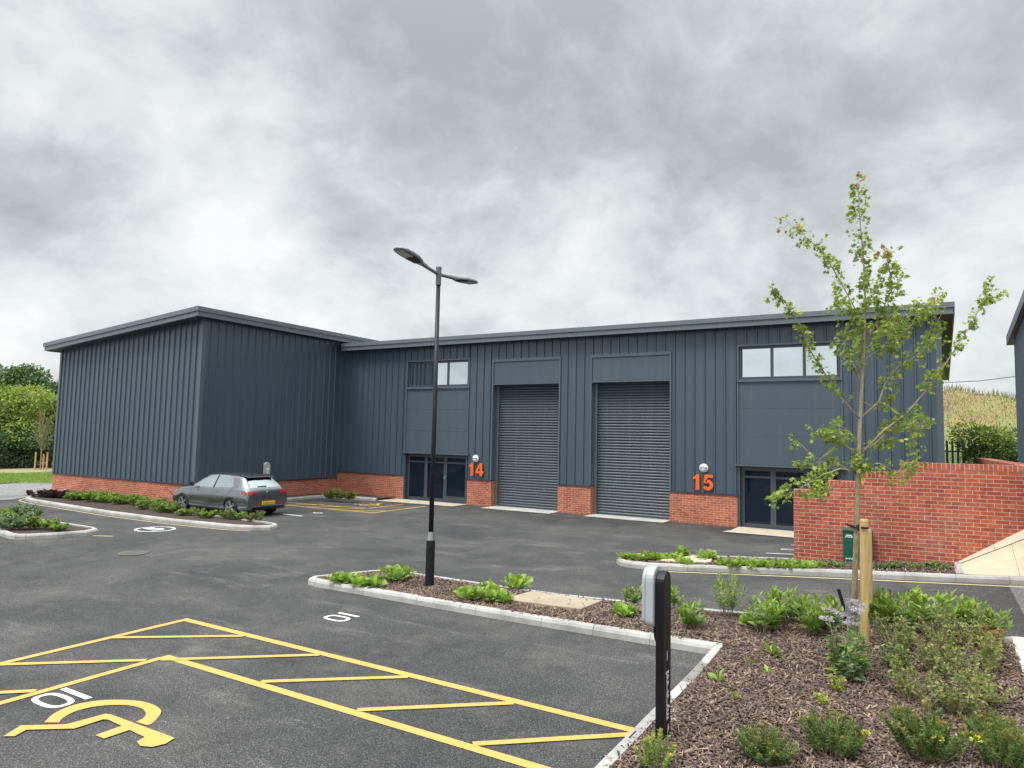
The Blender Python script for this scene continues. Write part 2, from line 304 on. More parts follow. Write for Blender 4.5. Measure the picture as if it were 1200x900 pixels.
# ------------------------------------------------------------------ mesh helpers
class MB:
    def __init__(s): s.v = []; s.f = []; s.m = []
    def add(s, vs, fs, mi=0):
        o = len(s.v); s.v += [tuple(p) for p in vs]; s.f += [tuple(i+o for i in f) for f in fs]; s.m += [mi]*len(fs); return s
    def box(s, x0, x1, y0, y1, z0, z1, mi=0):
        v = [(x0, y0, z0), (x1, y0, z0), (x1, y1, z0), (x0, y1, z0), (x0, y0, z1), (x1, y0, z1), (x1, y1, z1), (x0, y1, z1)]
        return s.add(v, [(0, 3, 2, 1), (4, 5, 6, 7), (0, 1, 5, 4), (1, 2, 6, 5), (2, 3, 7, 6), (3, 0, 4, 7)], mi)
    def hexa(s, v, mi=0): return s.add(v, [(0, 3, 2, 1), (4, 5, 6, 7), (0, 1, 5, 4), (1, 2, 6, 5), (2, 3, 7, 6), (3, 0, 4, 7)], mi)
    def prism(s, pts, h, axis=2, mi=0):
        """closed polygon pts (3D) extruded by vector h"""
        n = len(pts); h = Vector(h); a = [Vector(p) for p in pts]; b_ = [p+h for p in a]
        fs = [tuple(range(n-1, -1, -1)), tuple(range(n, 2*n))] + [(i, (i+1) % n, n+(i+1) % n, n+i) for i in range(n)]
        return s.add(a+b_, fs, mi)
    def tube(s, pts, rs, n=10, cap=True, mi=0):
        pts = [Vector(p) for p in pts]; o = len(s.v); rings = []
        prev = None
        for i, p in enumerate(pts):
            d = (pts[min(i+1, len(pts)-1)]-pts[max(i-1, 0)]).normalized()
            if prev is None: a = d.orthogonal().normalized()
            else: a = (prev - d*prev.dot(d)).normalized()
            prev = a; c = d.cross(a)
            rings.append([p+(a*math.cos(2*math.pi*k/n)+c*math.sin(2*math.pi*k/n))*rs[i] for k in range(n)])
        vs = [q for r in rings for q in r]; fs = []
        for i in range(len(pts)-1):
            for k in range(n): fs.append((i*n+k, i*n+(k+1) % n, (i+1)*n+(k+1) % n, (i+1)*n+k))
        if cap: fs += [tuple(range(n-1, -1, -1)), tuple(range((len(pts)-1)*n, len(pts)*n))]
        return s.add(vs, fs, mi)
    def build(s, name, ms, parent=None, smooth=False, uv=True, loc=None, bevel=0, **tags):
        me = bpy.data.meshes.new(name)
        off = Vector(loc) if loc is not None else Vector((0, 0, 0))
        me.from_pydata([tuple(Vector(p)-off) for p in s.v], [], s.f)
        for mm in (ms if isinstance(ms, (list, tuple)) else [ms]): me.materials.append(M[mm])
        if s.m and max(s.m) > 0: me.polygons.foreach_set('material_index', s.m)
        if uv:
            ul = me.uv_layers.new(name='UVMap')
            for p in me.polygons:
                n = p.normal
                for li in p.loop_indices:
                    q = me.vertices[me.loops[li].vertex_index].co+off
                    if abs(n.z) > .72: ul.data[li].uv = (q.x, q.y)
                    else:
                        k = math.hypot(n.x, n.y) or 1; ul.data[li].uv = (q.x*(-n.y)/k+q.y*n.x/k, q.z)
        if smooth: me.polygons.foreach_set('use_smooth', [True]*len(me.polygons))
        me.validate(); me.update()
        o = bpy.data.objects.new(name, me); COL.objects.link(o); o.location = off
        if parent:
            o.parent = parent; wl = Vector((0, 0, 0)); q_ = parent
            while q_: wl += q_.location; q_ = q_.parent
            o.location = off-wl
        if bevel:
            bv = o.modifiers.new('bevel', 'BEVEL'); bv.width = bevel; bv.segments = 2; bv.limit_method = 'ANGLE'
        for k, v_ in tags.items(): o[k] = v_
        return o
def thing(name, label, cat, loc=(0, 0, 0), group=None):
    o = bpy.data.objects.new(name, None); COL.objects.link(o); o.location = loc; o['label'] = label; o['category'] = cat; o.empty_display_size = .1
    if group: o['group'] = group
    return o
def npmesh(name, V, F, ms, mi=None, smooth=False):
    """V (n,3) array, F (m,k) int array"""
    me = bpy.data.meshes.new(name); k = F.shape[1]
    me.vertices.add(len(V)); me.vertices.foreach_set('co', V.astype(np.float32).ravel())
    me.loops.add(F.size); me.loops.foreach_set('vertex_index', F.astype(np.int32).ravel())
    me.polygons.add(len(F)); me.polygons.foreach_set('loop_start', np.arange(0, F.size, k, dtype=np.int32)); me.polygons.foreach_set('loop_total', np.full(len(F), k, dtype=np.int32))
    for mm in (ms if isinstance(ms, (list, tuple)) else [ms]): me.materials.append(M[mm])
    if mi is not None: me.polygons.foreach_set('material_index', np.asarray(mi, np.int32))
    if smooth: me.polygons.foreach_set('use_smooth', np.ones(len(F), bool))
    me.update(calc_edges=True); return me
def ob(name, me, parent=None, loc=(0, 0, 0), **tags):
    o = bpy.data.objects.new(name, me); COL.objects.link(o); o.location = loc
    if parent: o.parent = parent
    for k, v in tags.items(): o[k] = v
    return o

# ------------------------------------------------------------------ ground sheet
xs = np.unique(np.concatenate([[-900, -500, -250, -140, -90, -60, -45], np.arange(-36, -8, 2.), np.arange(-8, 10.01, .25), np.arange(12, 40, 4.), [60, 120, 250, 500, 900]]))
ys = np.unique(np.concatenate([[-900, -400, -150, -60, -30, -15, -6, 0, 4], np.arange(8, 21.01, .25), np.arange(22, 50, 4.), [60, 90, 150, 300, 600, 1200]]))
X, Y = np.meshgrid(xs, ys); Z = gh(X, Y)
V = np.stack([X.ravel(), Y.ravel(), Z.ravel()], 1); nx = len(xs)
i, j = np.meshgrid(np.arange(nx-1), np.arange(len(ys)-1)); a = (j*nx+i).ravel()
ob('ground', npmesh('ground', V, np.stack([a, a+1, a+nx+1, a+nx], 1), 'asphalt', smooth=True), kind='structure')

def sheet(name, poly, mname, dz=.006, step=.5, kind='structure'):
    """flat polygon draped on the terrain (cut into a grid so that it follows the slope)"""
    bm = bmesh.new(); bm.faces.new([bm.verts.new((x, y, 0)) for x, y in poly])
    x0, x1 = min(p[0] for p in poly), max(p[0] for p in poly); y0, y1 = min(p[1] for p in poly), max(p[1] for p in poly)
    if x1 > -7 and y1 > 8 and y0 < 21:
        for ax, lo, hi in ((0, max(x0, -8), x1), (1, max(y0, 8), min(y1, 21))):
            c = math.ceil(lo/step)*step
            while c < hi:
                bmesh.ops.bisect_plane(bm, geom=bm.verts[:]+bm.edges[:]+bm.faces[:], plane_co=(c, c, 0), plane_no=(1, 0, 0) if ax == 0 else (0, 1, 0)); c += step
    bm.normal_update()
    for f in bm.faces:
        if f.normal.z < 0: f.normal_flip()
    uvl = bm.loops.layers.uv.new('UVMap')
    for f in bm.faces:
        for l in f.loops: l[uvl].uv = (l.vert.co.x, l.vert.co.y)
    for v in bm.verts: v.co.z = G(v.co.x, v.co.y)+dz
    me = bpy.data.meshes.new(name); bm.to_mesh(me); bm.free(); me.materials.append(M[mname])
    return ob(name, me, kind=kind)
def strip(name, p, q, wd, mname, dz=.006):
    p, q = Vector(p), Vector(q); d = (q-p).normalized(); n = Vector((-d.y, d.x))*wd/2
    return sheet(name, [tuple(p+n), tuple(p-n), tuple(q-n), tuple(q+n)], mname, dz)
# far side road and verges on the left, beyond the dark tarmac
sheet('side_road', [(-31.0, 15.62), (-29.9, 14.65), (-29.3, 13.3), (-28.9, 12.7), (-29.2, 11.8), (-40, -2), (-70, -30), (-120, -30), (-120, 30), (-46, 30), (-32.2, 17)], 'asphalt_worn', .006)
ga = [at(-420, 585), at(0, 567.5), at(62, 562.5), at(75, 561.5)]
gb = [at(90, 551.5), at(0, 556), at(-420, 566)]
sheet('grass_verge', [(p.x, p.y) for p in ga+gb], 'grass_ground', .035)
gc = [at(-420, 561), at(0, 550.5), at(90, 546)]
sheet('mulch_path', [(p.x, p.y) for p in gb[::-1]+gc[::-1]], 'mulch_strip', .02)
gd = [at(-420, 530), at(0, 520), at(90, 518)]
sheet('woodland_floor', [(p.x, p.y) for p in gc+gd[::-1]], 'soil', .03)
sheet('side_pavement', [(1.22, 14.1), (1.22, 10.6), (14, 10.6), (14, 14.1)], 'asphalt_pale', .008, .5)

# ------------------------------------------------------------------ kerbs
def kerb(path, name='kerb', stone=.915):
    pts = [Vector(path[0])]; seg = []; mb = MB()
    for q in path[1:]:
        q = Vector(q); a = pts[-1]; k = max(1, round((q-a).length/(2*stone)))
        pts += [a.lerp(q, i/k) for i in range(1, k+1)]
    W_ = .125
    def normals():
        out = []
        for i in range(len(pts)):
            a = (pts[i]-pts[i-1]).normalized() if i > 0 else (pts[1]-pts[0]).normalized()
            b_ = (pts[i+1]-pts[i]).normalized() if i < len(pts)-1 else a
            na, nb = Vector((a.y, -a.x)), Vector((b_.y, -b_.x)); n = na+nb
            out.append(n/ max(.4, n.dot(na)) if n.length > 1e-6 else na)
        return out
    nr = normals()
    prof = [(0, -.12), (0, .075), (.022, .112), (.03, .118), (W_, .120), (W_, -.12)]
    for i in range(len(pts)-1):
        a, b_ = pts[i], pts[i+1]; L = (b_-a).length; k = max(1, round(L/stone))
        for s in range(k):
            t0, t1 = s/k, (s+1)/k; gp = .004/L
            ends = []
            for t_, sg in ((t0, 1), (t1, -1)):
                tt = t_+sg*gp; p = a.lerp(b_, tt); n = nr[i].lerp(nr[i+1], t_)
                if 0 < t_ < 1:
                    dd = (b_-a).normalized(); n = Vector((dd.y, -dd.x))
                jz = random.uniform(-.002, .002)
                ends.append([(p.x+n.x*o, p.y+n.y*o, G(p.x+n.x*o, p.y+n.y*o)+z+(jz if z > 0 else 0)) for o, z in prof])
            n_ = len(prof); vs = ends[0]+ends[1]
            mb.add(vs, [tuple(range(n_)), tuple(range(2*n_-1, n_-1, -1))]+[(j_, n_+j_, n_+(j_+1) % n_, (j_+1) % n_) for j_ in range(n_)])
        # mortar core between the stones
        nA, nB = nr[i], nr[i+1]; core = []
        for p, n in ((a, nA), (b_, nB)):
            core.append([(p.x+n.x*o, p.y+n.y*o, G(p.x, p.y)+z) for o, z in ((.006, -.1), (.006, .068), (.03, .110), (W_-.006, .112), (W_-.006, -.1))])
        n_ = 5; mb.add(core[0]+core[1], [tuple(range(n_)), tuple(range(2*n_-1, n_-1, -1))]+[(j_, n_+j_, n_+(j_+1) % n_, (j_+1) % n_) for j_ in range(n_)], 1)
    o = mb.build(name, ['kerb_concrete', 'mortar'], kind='structure'); return o
K_main = [(-2.28, -6), (-2.28, 8.9), (-4.7, 8.9), (-9.2, 8.88), (-9.42, 8.93), (-9.5, 9.12), (-9.27, 9.6), (-9.0, 10.18), (-8.86, 10.36), (-8.6, 10.45), (-5, 10.46), (-3, 10.49), (-1, 10.53), (0.93, 10.55)]
K_far = [(12, 14.15), (5, 14.12), (2, 14.1), (-1, 14.07), (-3.2, 14.0), (-4.9, 13.88), (-5.25, 13.92), (-5.55, 14.05), (-5.72, 14.3), (-5.76, 14.6), (-5.7, 14.95), (-5.5, 15.2), (-5.1, 15.35), (-4.4, 15.42), (-2.32, 15.45)]
K_wing = [(-22.7, 13.85), (-16.3, 13.72), (-15.75, 13.66), (-15.45, 13.45), (-15.4, 13.15), (-15.7, 12.85), (-16.4, 12.6), (-18.7, 12.35), (-21.7, 12.3), (-24.9, 12.5), (-27.2, 12.65), (-28.2, 12.85), (-28.9, 13.35), (-29.9, 14.6), (-30.9, 15.55)]
K_small = [(-27, 10.2), (-18.6, 10.2), (-18.2, 10.05), (-18.05, 9.7), (-18.2, 9.1), (-18.5, 8.5), (-18.65, 8.35), (-18.95, 8.32), (-20, 8.5), (-27, 8.8)]
K_bay = [(-18.9, 21.35), (-20.6, 21.2), (-21.1, 21.1), (-21.35, 20.8), (-21.4, 20.4), (-21.4, 17.0), (-21.5, 16.4), (-21.9, 16.2), (-22.3, 16.2)]
for K in (K_main, K_far, K_wing, K_small, K_bay): kerb(K)
# beds of bark mulch
def bed(poly, name='mulch_bed', dz=.085, amp=.025):
    bm = bmesh.new(); bm.faces.new([bm.verts.new((x, y, 0)) for x, y in poly])
    x0, x1 = min(p[0] for p in poly), max(p[0] for p in poly); y0, y1 = min(p[1] for p in poly), max(p[1] for p in poly)
    for ax, lo, hi in ((0, x0, x1), (1, y0, y1)):
        c = math.ceil(lo/.25)*.25
        while c < hi:
            bmesh.ops.bisect_plane(bm, geom=bm.verts[:]+bm.edges[:]+bm.faces[:], plane_co=(c, c, 0), plane_no=(1, 0, 0) if ax == 0 else (0, 1, 0)); c += .25
    bm.normal_update()
    for f in bm.faces:
        if f.normal.z < 0: f.normal_flip()
        f.smooth = True
    from mathutils import noise as mn
    for v in bm.verts: v.co.z = G(v.co.x, v.co.y)+dz+amp*mn.noise(Vector((v.co.x*1.3, v.co.y*1.3, 0)))
    me = bpy.data.meshes.new(name); bm.to_mesh(me); bm.free(); me.materials.append(M['soil']); return ob(name, me, kind='structure')
B_main = [(-2.2, -6), (.93, -6), (.93, 10.46), (-8.7, 10.38), (-8.92, 10.2), (-9.15, 9.6), (-9.4, 9.1), (-9.3, 8.97), (-2.2, 8.97)]
B_far = [(.62, 14.2), (.62, 15.6), (-2.3, 15.38), (-5.1, 15.25), (-5.6, 14.9), (-5.65, 14.4), (-5.3, 14.0), (-3.2, 14.1)]
B_wing = [(-16.3, 13.6), (-22.6, 13.75), (-22.6, 15.6), (-31.0, 15.6), (-29.8, 14.6), (-28.8, 13.4), (-28.1, 12.95), (-24.9, 12.6), (-21.7, 12.4), (-18.7, 12.45), (-16.4, 12.7), (-15.6, 13.0), (-15.55, 13.4)]
B_small = [(-27, 10.1), (-18.6, 10.1), (-18.2, 9.7), (-18.3, 9.1), (-18.7, 8.45), (-20, 8.6), (-27, 8.9)]
B_bay = [(-22.35, 16.25), (-21.6, 16.35), (-21.5, 20.8), (-21.0, 21.2), (-18.9, 21.45), (-18.9, 22.6), (-22.35, 22.6)]
for Bp in (B_main, B_far, B_wing, B_small, B_bay): bed(Bp)
# loose bark chips: nobody could count them
def inpoly(px, py, poly):
    r = np.zeros(len(px), bool); n = len(poly)
    for i in range(n):
        (x1, y1), (x2, y2) = poly[i], poly[(i+1) % n]
        c = ((y1 > py) != (y2 > py)) & (px < (x2-x1)*(py-y1)/((y2-y1) if y2 != y1 else 1e-9)+x1); r ^= c
    return r
def chips(name, box, poly, n, size, dz=.085):
    x = RNG.uniform(box[0], box[1], n*2); y = RNG.uniform(box[2], box[3], n*2); k = inpoly(x, y, poly); x, y = x[k][:n], y[k][:n]; n = len(x)
    L = RNG.lognormal(0, .5, n)*size; Wd = np.minimum(L*.7, RNG.lognormal(0, .35, n)*size*.36); H = RNG.uniform(.003, .009, n)
    yaw = RNG.uniform(0, 2*np.pi, n); pit = RNG.normal(0, .35, n); rol = RNG.normal(0, .5, n)
    d = np.stack([np.cos(yaw)*np.cos(pit), np.sin(yaw)*np.cos(pit), np.sin(pit)], 1)
    s0 = np.stack([-np.sin(yaw), np.cos(yaw), np.zeros(n)], 1); u0 = np.cross(d, s0)
    s = s0*np.cos(rol)[:, None]+u0*np.sin(rol)[:, None]; u = np.cross(d, s)
    c = np.stack([x, y, gh(x, y)+dz+RNG.uniform(-.004, .022, n)+np.abs(np.sin(pit))*L*.3], 1)
    tm = [(-.5, -.35, 0), (-.42, .4, 0), (.5, .3, 0), (.4, -.5, 0), (-.45, -.3, 1), (-.4, .35, 1), (.42, .3, 1), (.38, -.42, 1)]
    V = np.stack([c+d*(a*L)[:, None]+s*(b_*Wd)[:, None]+u*(h*H)[:, None] for a, b_, h in tm], 1).reshape(-1, 3)
    F0 = np.array([(0, 3, 2, 1), (4, 5, 6, 7), (0, 1, 5, 4), (1, 2, 6, 5), (2, 3, 7, 6), (3, 0, 4, 7)])
    F = (np.arange(n)[:, None, None]*8+F0[None]).reshape(-1, 4)
    return ob(name, npmesh(name, V, F, 'bark_chip'), kind='stuff')
chips('bark_mulch', (-2.2, .93, 4.6, 10.4), B_main, 52000, .043)
chips('bark_mulch', (-9.3, -2.2, 8.9, 10.4), B_main, 24000, .045)
chips('bark_mulch', (-5.6, .62, 14.0, 15.5), B_far, 5000, .06)

# ------------------------------------------------------------------ painted markings
yl = 'yellow_paint'
strip('bay_line', (-9.1, 6.30), (-2.29, 6.30), .11, yl, .006); strip('bay_line', (-7.80, 5.18), (-2.29, 5.18), .11, yl, .006)
strip('bay_line', (-9.05, 6.245), (-9.05, -2), .10, yl, .006); strip('bay_line', (-7.77, 5.125), (-7.77, -2), .10, yl, .006)
for p, q in (((-9.0, 5.26), (-7.72, 6.24)), ((-9.0, 3.99), (-7.83, 4.97)), ((-7.70, 5.08), (-6.33, 6.24)), ((-6.17, 5.24), (-4.96, 6.24)), ((-4.78, 5.24), (-3.60, 6.24)), ((-3.42, 5.24), (-2.32, 6.20)), ((-9.0, 2.75), (-7.83, 3.80)), ((-9.0, 1.5), (-7.83, 2.55))):
    strip('hatch_line', p, q, .085, yl, .010)
def ring(name, c, rx, ry, wd, mname, dz=.006, n=40, pw=2.0):
    vs, fs = [], []
    for i in range(n):
        a = 2*math.pi*i/n; cs, sn = math.cos(a), math.sin(a)
        f = lambda v: math.copysign(abs(v)**(2/pw), v)
        for k in (0, wd): x, y = c[0]+(rx-k)*f(cs), c[1]+(ry-k)*f(sn); vs.append((x, y, G(x, y)+dz))
    for i in range(n): a, b_ = 2*i, 2*((i+1) % n); fs.append((a, b_, b_+1, a+1))
    return MB().add(vs, fs).build(name, mname, kind='structure')
ring('bay_number', (-7.43, 3.77), .245, .135, .055, 'white_paint', pw=2.8); sheet('bay_number', [(-7.68, 3.955), (-7.68, 4.02), (-7.19, 4.02), (-7.19, 3.955)], 'white_paint', .006)
ring('bay_number', (-7.37, 7.58), .21, .13, .05, 'white_paint', pw=2.8); sheet('bay_number', [(-7.57, 7.79), (-7.57, 7.85), (-7.17, 7.85), (-7.17, 7.79)], 'white_paint', .006)
arc = [(-6.94, 3.46), (-7.08, 3.61), (-7.14, 3.8), (-7.08, 3.98), (-6.93, 4.12), (-6.72, 4.22), (-6.51, 4.24), (-6.33, 4.2), (-6.22, 4.11), (-6.12, 3.98), (-6.12, 3.93), (-6.27, 3.92), (-6.3, 4.01), (-6.4, 4.09), (-6.54, 4.125), (-6.7, 4.10), (-6.85, 4.01), (-6.95, 3.88), (-6.97, 3.75), (-6.92, 3.62), (-6.83, 3.53)]
body = [(-6.91, 3.12), (-7.03, 3.31), (-6.72, 3.54), (-6.67, 3.86), (-6.61, 3.88), (-5.66, 3.9), (-5.62, 3.79), (-5.66, 3.69), (-5.76, 3.65), (-5.86, 3.68), (-5.89, 3.77), (-6.14, 3.78), (-6.15, 3.56), (-6.28, 3.56), (-6.28, 3.79), (-6.52, 3.80), (-6.56, 3.78), (-6.57, 3.53), (-6.89, 3.29), (-6.83, 3.17)]
def smooth(pts, closed=False, m=5):
    out = []
    for i in range(len(pts)-1):
        p0, p1, p2, p3 = [np.array(pts[max(0, min(len(pts)-1, i+q))]) for q in (-1, 0, 1, 2)]
        for k in range(m):
            t = k/m; out.append(tuple(.5*((2*p1)+(-p0+p2)*t+(2*p0-5*p1+4*p2-p3)*t*t+(-p0+3*p1-3*p2+p3)*t**3)))
    return out+[tuple(pts[-1])]
arc = smooth(arc[:11])+smooth(arc[11:])
sheet('accessible_bay_symbol', arc, yl, .007); sheet('accessible_bay_symbol', body, yl, .012)
def offpath(path, off):
    pts = [Vector(p) for p in path]; out = []
    for i, p in enumerate(pts):
        a = (pts[min(i+1, len(pts)-1)]-pts[max(i-1, 0)]).normalized(); out.append(p+Vector((-a.y, a.x))*off)
    return out
def ribbon(name, path, off, wd, mname, dz=.006):
    a, b_ = offpath(path, off), offpath(path, off+wd); vs, fs = [], []; A, Bb = [], []
    for i in range(len(a)-1):
        k = max(1, int((a[i+1]-a[i]).length/.5))
        for s in range(k): A.append(a[i].lerp(a[i+1], s/k)); Bb.append(b_[i].lerp(b_[i+1], s/k))
    A.append(a[-1]); Bb.append(b_[-1])
    for p, q in zip(A, Bb): vs += [(p.x, p.y, G(p.x, p.y)+dz), (q.x, q.y, G(q.x, q.y)+dz)]
    for i in range(len(A)-1): fs.append((2*i, 2*i+2, 2*i+3, 2*i+1))
    o = MB().add(vs, fs).build(name, mname, kind='structure')
    for p in o.data.polygons:
        if p.normal.z < 0: o.data.flip_normals(); break
    return o
ribbon('road_edge_line', K_far[:6], .16, .06, 'road_yellow', .009)
ribbon('road_edge_line', K_wing[5:13], .14, .06, 'road_yellow', .007)
strip('road_edge_line', (-17.9, 9.75), (-17.45, 10.0), .07, 'road_yellow')
# yellow hatched accessible bay at unit 14, white bay lines, the speed roundel
strip('bay_line', (-20.9, 17.9), (-16.1, 18.1), .1, yl); strip('bay_line', (-16.15, 18.15), (-16.15, 21.1), .1, yl); strip('bay_line', (-20.9, 18.6), (-17.3, 19.05), .1, yl, .007)
strip('bay_line', (-17.25, 19.1), (-17.25, 21.1), .1, yl)
for k in range(5): strip('hatch_line', (-20.2+k*1.0, 18.02), (-19.3+k*1.0, 18.9), .09, yl, .009) if k < 4 else strip('hatch_line', (-17.2, 19.6), (-16.2, 20.6), .09, yl, .009)
s_ = [(-18.7+(y-3.1)*.9*1.0, 19.75+(x+7.03)*.9*.8) for x, y in body]; sheet('accessible_bay_symbol', s_, yl, .007)
s_ = [(-18.7+(y-3.1)*.9*1.0, 19.75+(x+7.03)*.9*.8) for x, y in arc]; sheet('accessible_bay_symbol', s_, yl, .011)
strip('bay_line', (-18.1, 15.95+.0), (-17.2, 15.95), .1, 'white_paint'); strip('bay_line', (-22, 13.98), (-17.3, 13.98), .1, 'white_paint')
ring('bay_number', (-17.5, 16.9), .2, .12, .05, 'white_paint')
ring('speed_roundel', (-17.86, 11.37), .52, .50, .07, 'white_paint', n=48)
def text_mesh(s, size, ext=.0, off=.0):
    cu = bpy.data.curves.new('text', 'FONT'); cu.body = s; cu.size = size; cu.extrude = ext; cu.offset = off; cu.align_x = 'CENTER'; cu.align_y = 'CENTER'; cu.resolution_u = 6
    o = bpy.data.objects.new('text', cu); COL.objects.link(o); dg = bpy.context.evaluated_depsgraph_get()
    me = bpy.data.meshes.new_from_object(o.evaluated_get(dg)); bpy.data.objects.remove(o); return me
me = text_mesh('5', .82, 0, .028); me.materials.clear(); me.materials.append(M['white_paint'])
o = ob('speed_number', me, loc=(-17.86, 11.37, .009), kind='structure'); o.rotation_euler = (0, 0, rad(90))
strip('bay_line', (-3.1, 17.0), (-2.0, 17.0), .09, 'white_paint', .012); ring('bay_number', (-2.75, 18.1), .22, .13, .05, 'white_paint', .012); strip('bay_line', (-2.9, 19.3), (-1.6, 19.3), .09, 'white_paint', .012)
# slabs
sheet('doorstep_paving', [(-5.1, 21.1), (-1.5, 21.1), (-1.5, 22.66), (-4.95, 22.66), (-4.95, 21.6)], 'slab_buff', .02)
sheet('doorstep_paving', [(-18.9, 21.35), (-15.3, 21.6), (-15.3, 22.66), (-18.9, 22.66)], 'slab_buff', .02)
sheet('loading_threshold', [(-14.2, 21.85), (-11.3, 21.85), (-11.3, 23.1), (-14.2, 23.1)], 'slab_grey', .02)
sheet('loading_threshold', [(-10.05, 22.0), (-7.2, 22.0), (-7.2, 23.1), (-10.05, 23.1)], 'slab_grey', .02)
def raised_slab(poly, label, mname='slab_tan'):
    c = Vector((sum(p[0] for p in poly)/len(poly), sum(p[1] for p in poly)/len(poly)))
    z = G(c.x, c.y); mb = MB().prism([(x, y, G(x, y)+.05) for x, y in poly], (0, 0, .09))
    o = mb.build('drain_slab', mname, loc=(c.x, c.y, z), bevel=.008); o['label'] = label; o['category'] = 'concrete slab'; return o
raised_slab([(-5.72, 9.52), (-5.62, 10.26), (-4.32, 10.22), (-4.4, 9.60)], 'rectangular tan concrete slab set in the bark of the kerbed island')
raised_slab([(-4.75, 14.3), (-4.75, 15.2), (-3.85, 15.15), (-3.7, 14.35)], 'pale concrete slab among the low plants at the tip of the far kerbed bed', 'slab_buff')
# manhole
mh = MB(); c0 = (-14.75, 8.92); n = 32
vs = [(c0[0]+.31*math.cos(2*math.pi*k/n), c0[1]+.31*math.sin(2*math.pi*k/n), .008) for k in range(n)]
mh.prism(vs, (0, 0, .006))
for k in range(-3, 4): mh.box(c0[0]-.2, c0[0]+.2, c0[1]+k*.07-.014, c0[1]+k*.07+.014, .0145, .019)
o = mh.build('manhole_cover', 'cast_iron', loc=(*c0, 0)); o['label'] = 'round iron manhole cover in the tarmac left of the lamp post'; o['category'] = 'manhole cover'

# ------------------------------------------------------------------ the dark grey industrial building
YF, XW, YW, XL, XR, YB = 22.65, -22.37, 15.63, -32.05, .58, 33.4
Bd = thing('industrial_building', 'long dark grey ribbed metal industrial building with brick base and two roller doors', 'building', (-12, YF, 0))
def clad(p0, p1, zb, zt, nrm, lip=.0):
    """ribbed sheet from p0 to p1 (xy), bottom zb, top zt (number or pair); ribs proud along nrm"""
    p0, p1, nrm = Vector(p0), Vector(p1), Vector(nrm); L = (p1-p0).length; d = (p1-p0)/L; zt = zt if isinstance(zt, tuple) else (zt, zt)
    prof = []; s = 0; ph = (p0.dot(d)) % (1/3)
    s = -ph
    while s < L+.34:
        for a, h in ((0, 0), (.255, 0), (.266, .014), (.278, .042), (.318, .042)): prof.append((s+a, h))
        prof.append((s+.3333-.0005, 0)); s += 1/3
    prof = [(a, h) for a, h in prof if 0 <= a <= L]
    if not prof or prof[0][0] > 1e-3: prof.insert(0, (0, 0))
    if prof[-1][0] < L-1e-3: prof.append((L, 0))
    vs = []
    for a, h in prof:
        q = p0+d*a+nrm*h; zz = zt[0]+(zt[1]-zt[0])*a/L; vs += [(q.x, q.y, zb), (q.x, q.y, zz)]
    fs = [(2*i, 2*i+2, 2*i+3, 2*i+1) for i in range(len(prof)-1)]
    if d.cross(Vector((nrm.x, nrm.y))) > 0: fs = [f[::-1] for f in fs]
    return vs, fs
mb = MB(); nm = (0, -1)
ZT = 6.52
for x0, x1, zb, zt in ((XW, -18.55, 1.02, ZT), (-18.55, -15.35, 5.80, ZT), (-15.35, -14.27, 1.02, ZT), (-14.27, -11.31, 5.70, ZT), (-11.31, -10.10, 1.02, ZT), (-10.10, -7.14, 5.70, ZT), (-7.14, -4.98, 1.02, ZT), (-4.98, -1.92, 5.80, ZT), (-1.92, XR-.10, 1.02, ZT)):
    mb.add(*clad((x0, YF), (x1, YF), zb, zt, nm))
mb.build('front_cladding', 'cladding', Bd)
mb = MB(); mb.add(*clad((XW, YW+.12), (XW, YF+.1), .75, 6.9, (1, 0))); mb.build('side_cladding', 'cladding', Bd)
zl = lambda x: 6.86-.0763*(XW-x)-.02
mb = MB(); mb.add(*clad((XL+.1, YW), (XW-.12, YW), .75, (zl(XL), zl(XW)), nm)); mb.build('wing_front_cladding', 'cladding', Bd)
mb = MB(); mb.add(*clad((XL, YB), (XL, YW+.1), .75, 6.05, (-1, 0))); mb.build('rear_side_cladding', 'cladding', Bd)
mb = MB(); mb.add(*clad((XR, YF+.1), (XR, YB), .0, (6.45, 5.5), (1, 0))); mb.build('gable_cladding', 'cladding', Bd)
mb = MB(); mb.add([(XR, YB, 0), (XL, YB, 0), (XL, YB, 6), (XR, YB, 5.5)], [(0, 1, 2, 3)]); mb.build('back_cladding', 'cladding', Bd)
# corner trims and drip flashings
for bb in ((XW-.125, XW+.040, YW-.040, YW+.125, .72, 6.83), (XL-.04, XL+.1, YW-.04, YW+.1, .72, 6.04), (XR-.10, XR+.04, YF-.045, YF+.1, 1.0, 6.50), (XW-.002, XW+.06, YF-.06, YF+.0, .95, 6.35)):
    MB().box(*bb).build('corner_trim', 'trim', Bd)
for x0, x1 in ((XW+.05, -18.5), (-15.45, -14.22), (-11.36, -10.05), (-7.19, -4.93), (-1.97, XR+.02)): MB().box(x0, x1, YF-.055, YF+.02, .985, 1.022).build('drip_flashing', 'dark_trim', Bd)
MB().box(XW-.02, XW+.055, YW+.13, YF-.06, .715, .752).build('drip_flashing', 'dark_trim', Bd); MB().box(XL-.03, XW-.13, YW-.055, YW+.02, .715, .752).build('drip_flashing', 'dark_trim', Bd)
# brick plinth
for x0, x1 in ((XW+.02, -18.555), (-15.345, -14.223), (-11.357, -10.053), (-7.187, -4.985), (-1.915, XR)): MB().box(x0, x1, YF-.02, YF+.25, -.1, .985).build('brick_plinth', 'brick', Bd)
mb = MB(); mb.box(XW-.2, XW+.018, YW-.018, YF-.025, -.1, .715); mb.box(XL, XW-.2, YW-.018, YW+.2, -.1, .715); mb.box(XL, XL+.2, YW+.2, YB, -.1, .715); mb.build('wing_brick_plinth', 'brick', Bd)
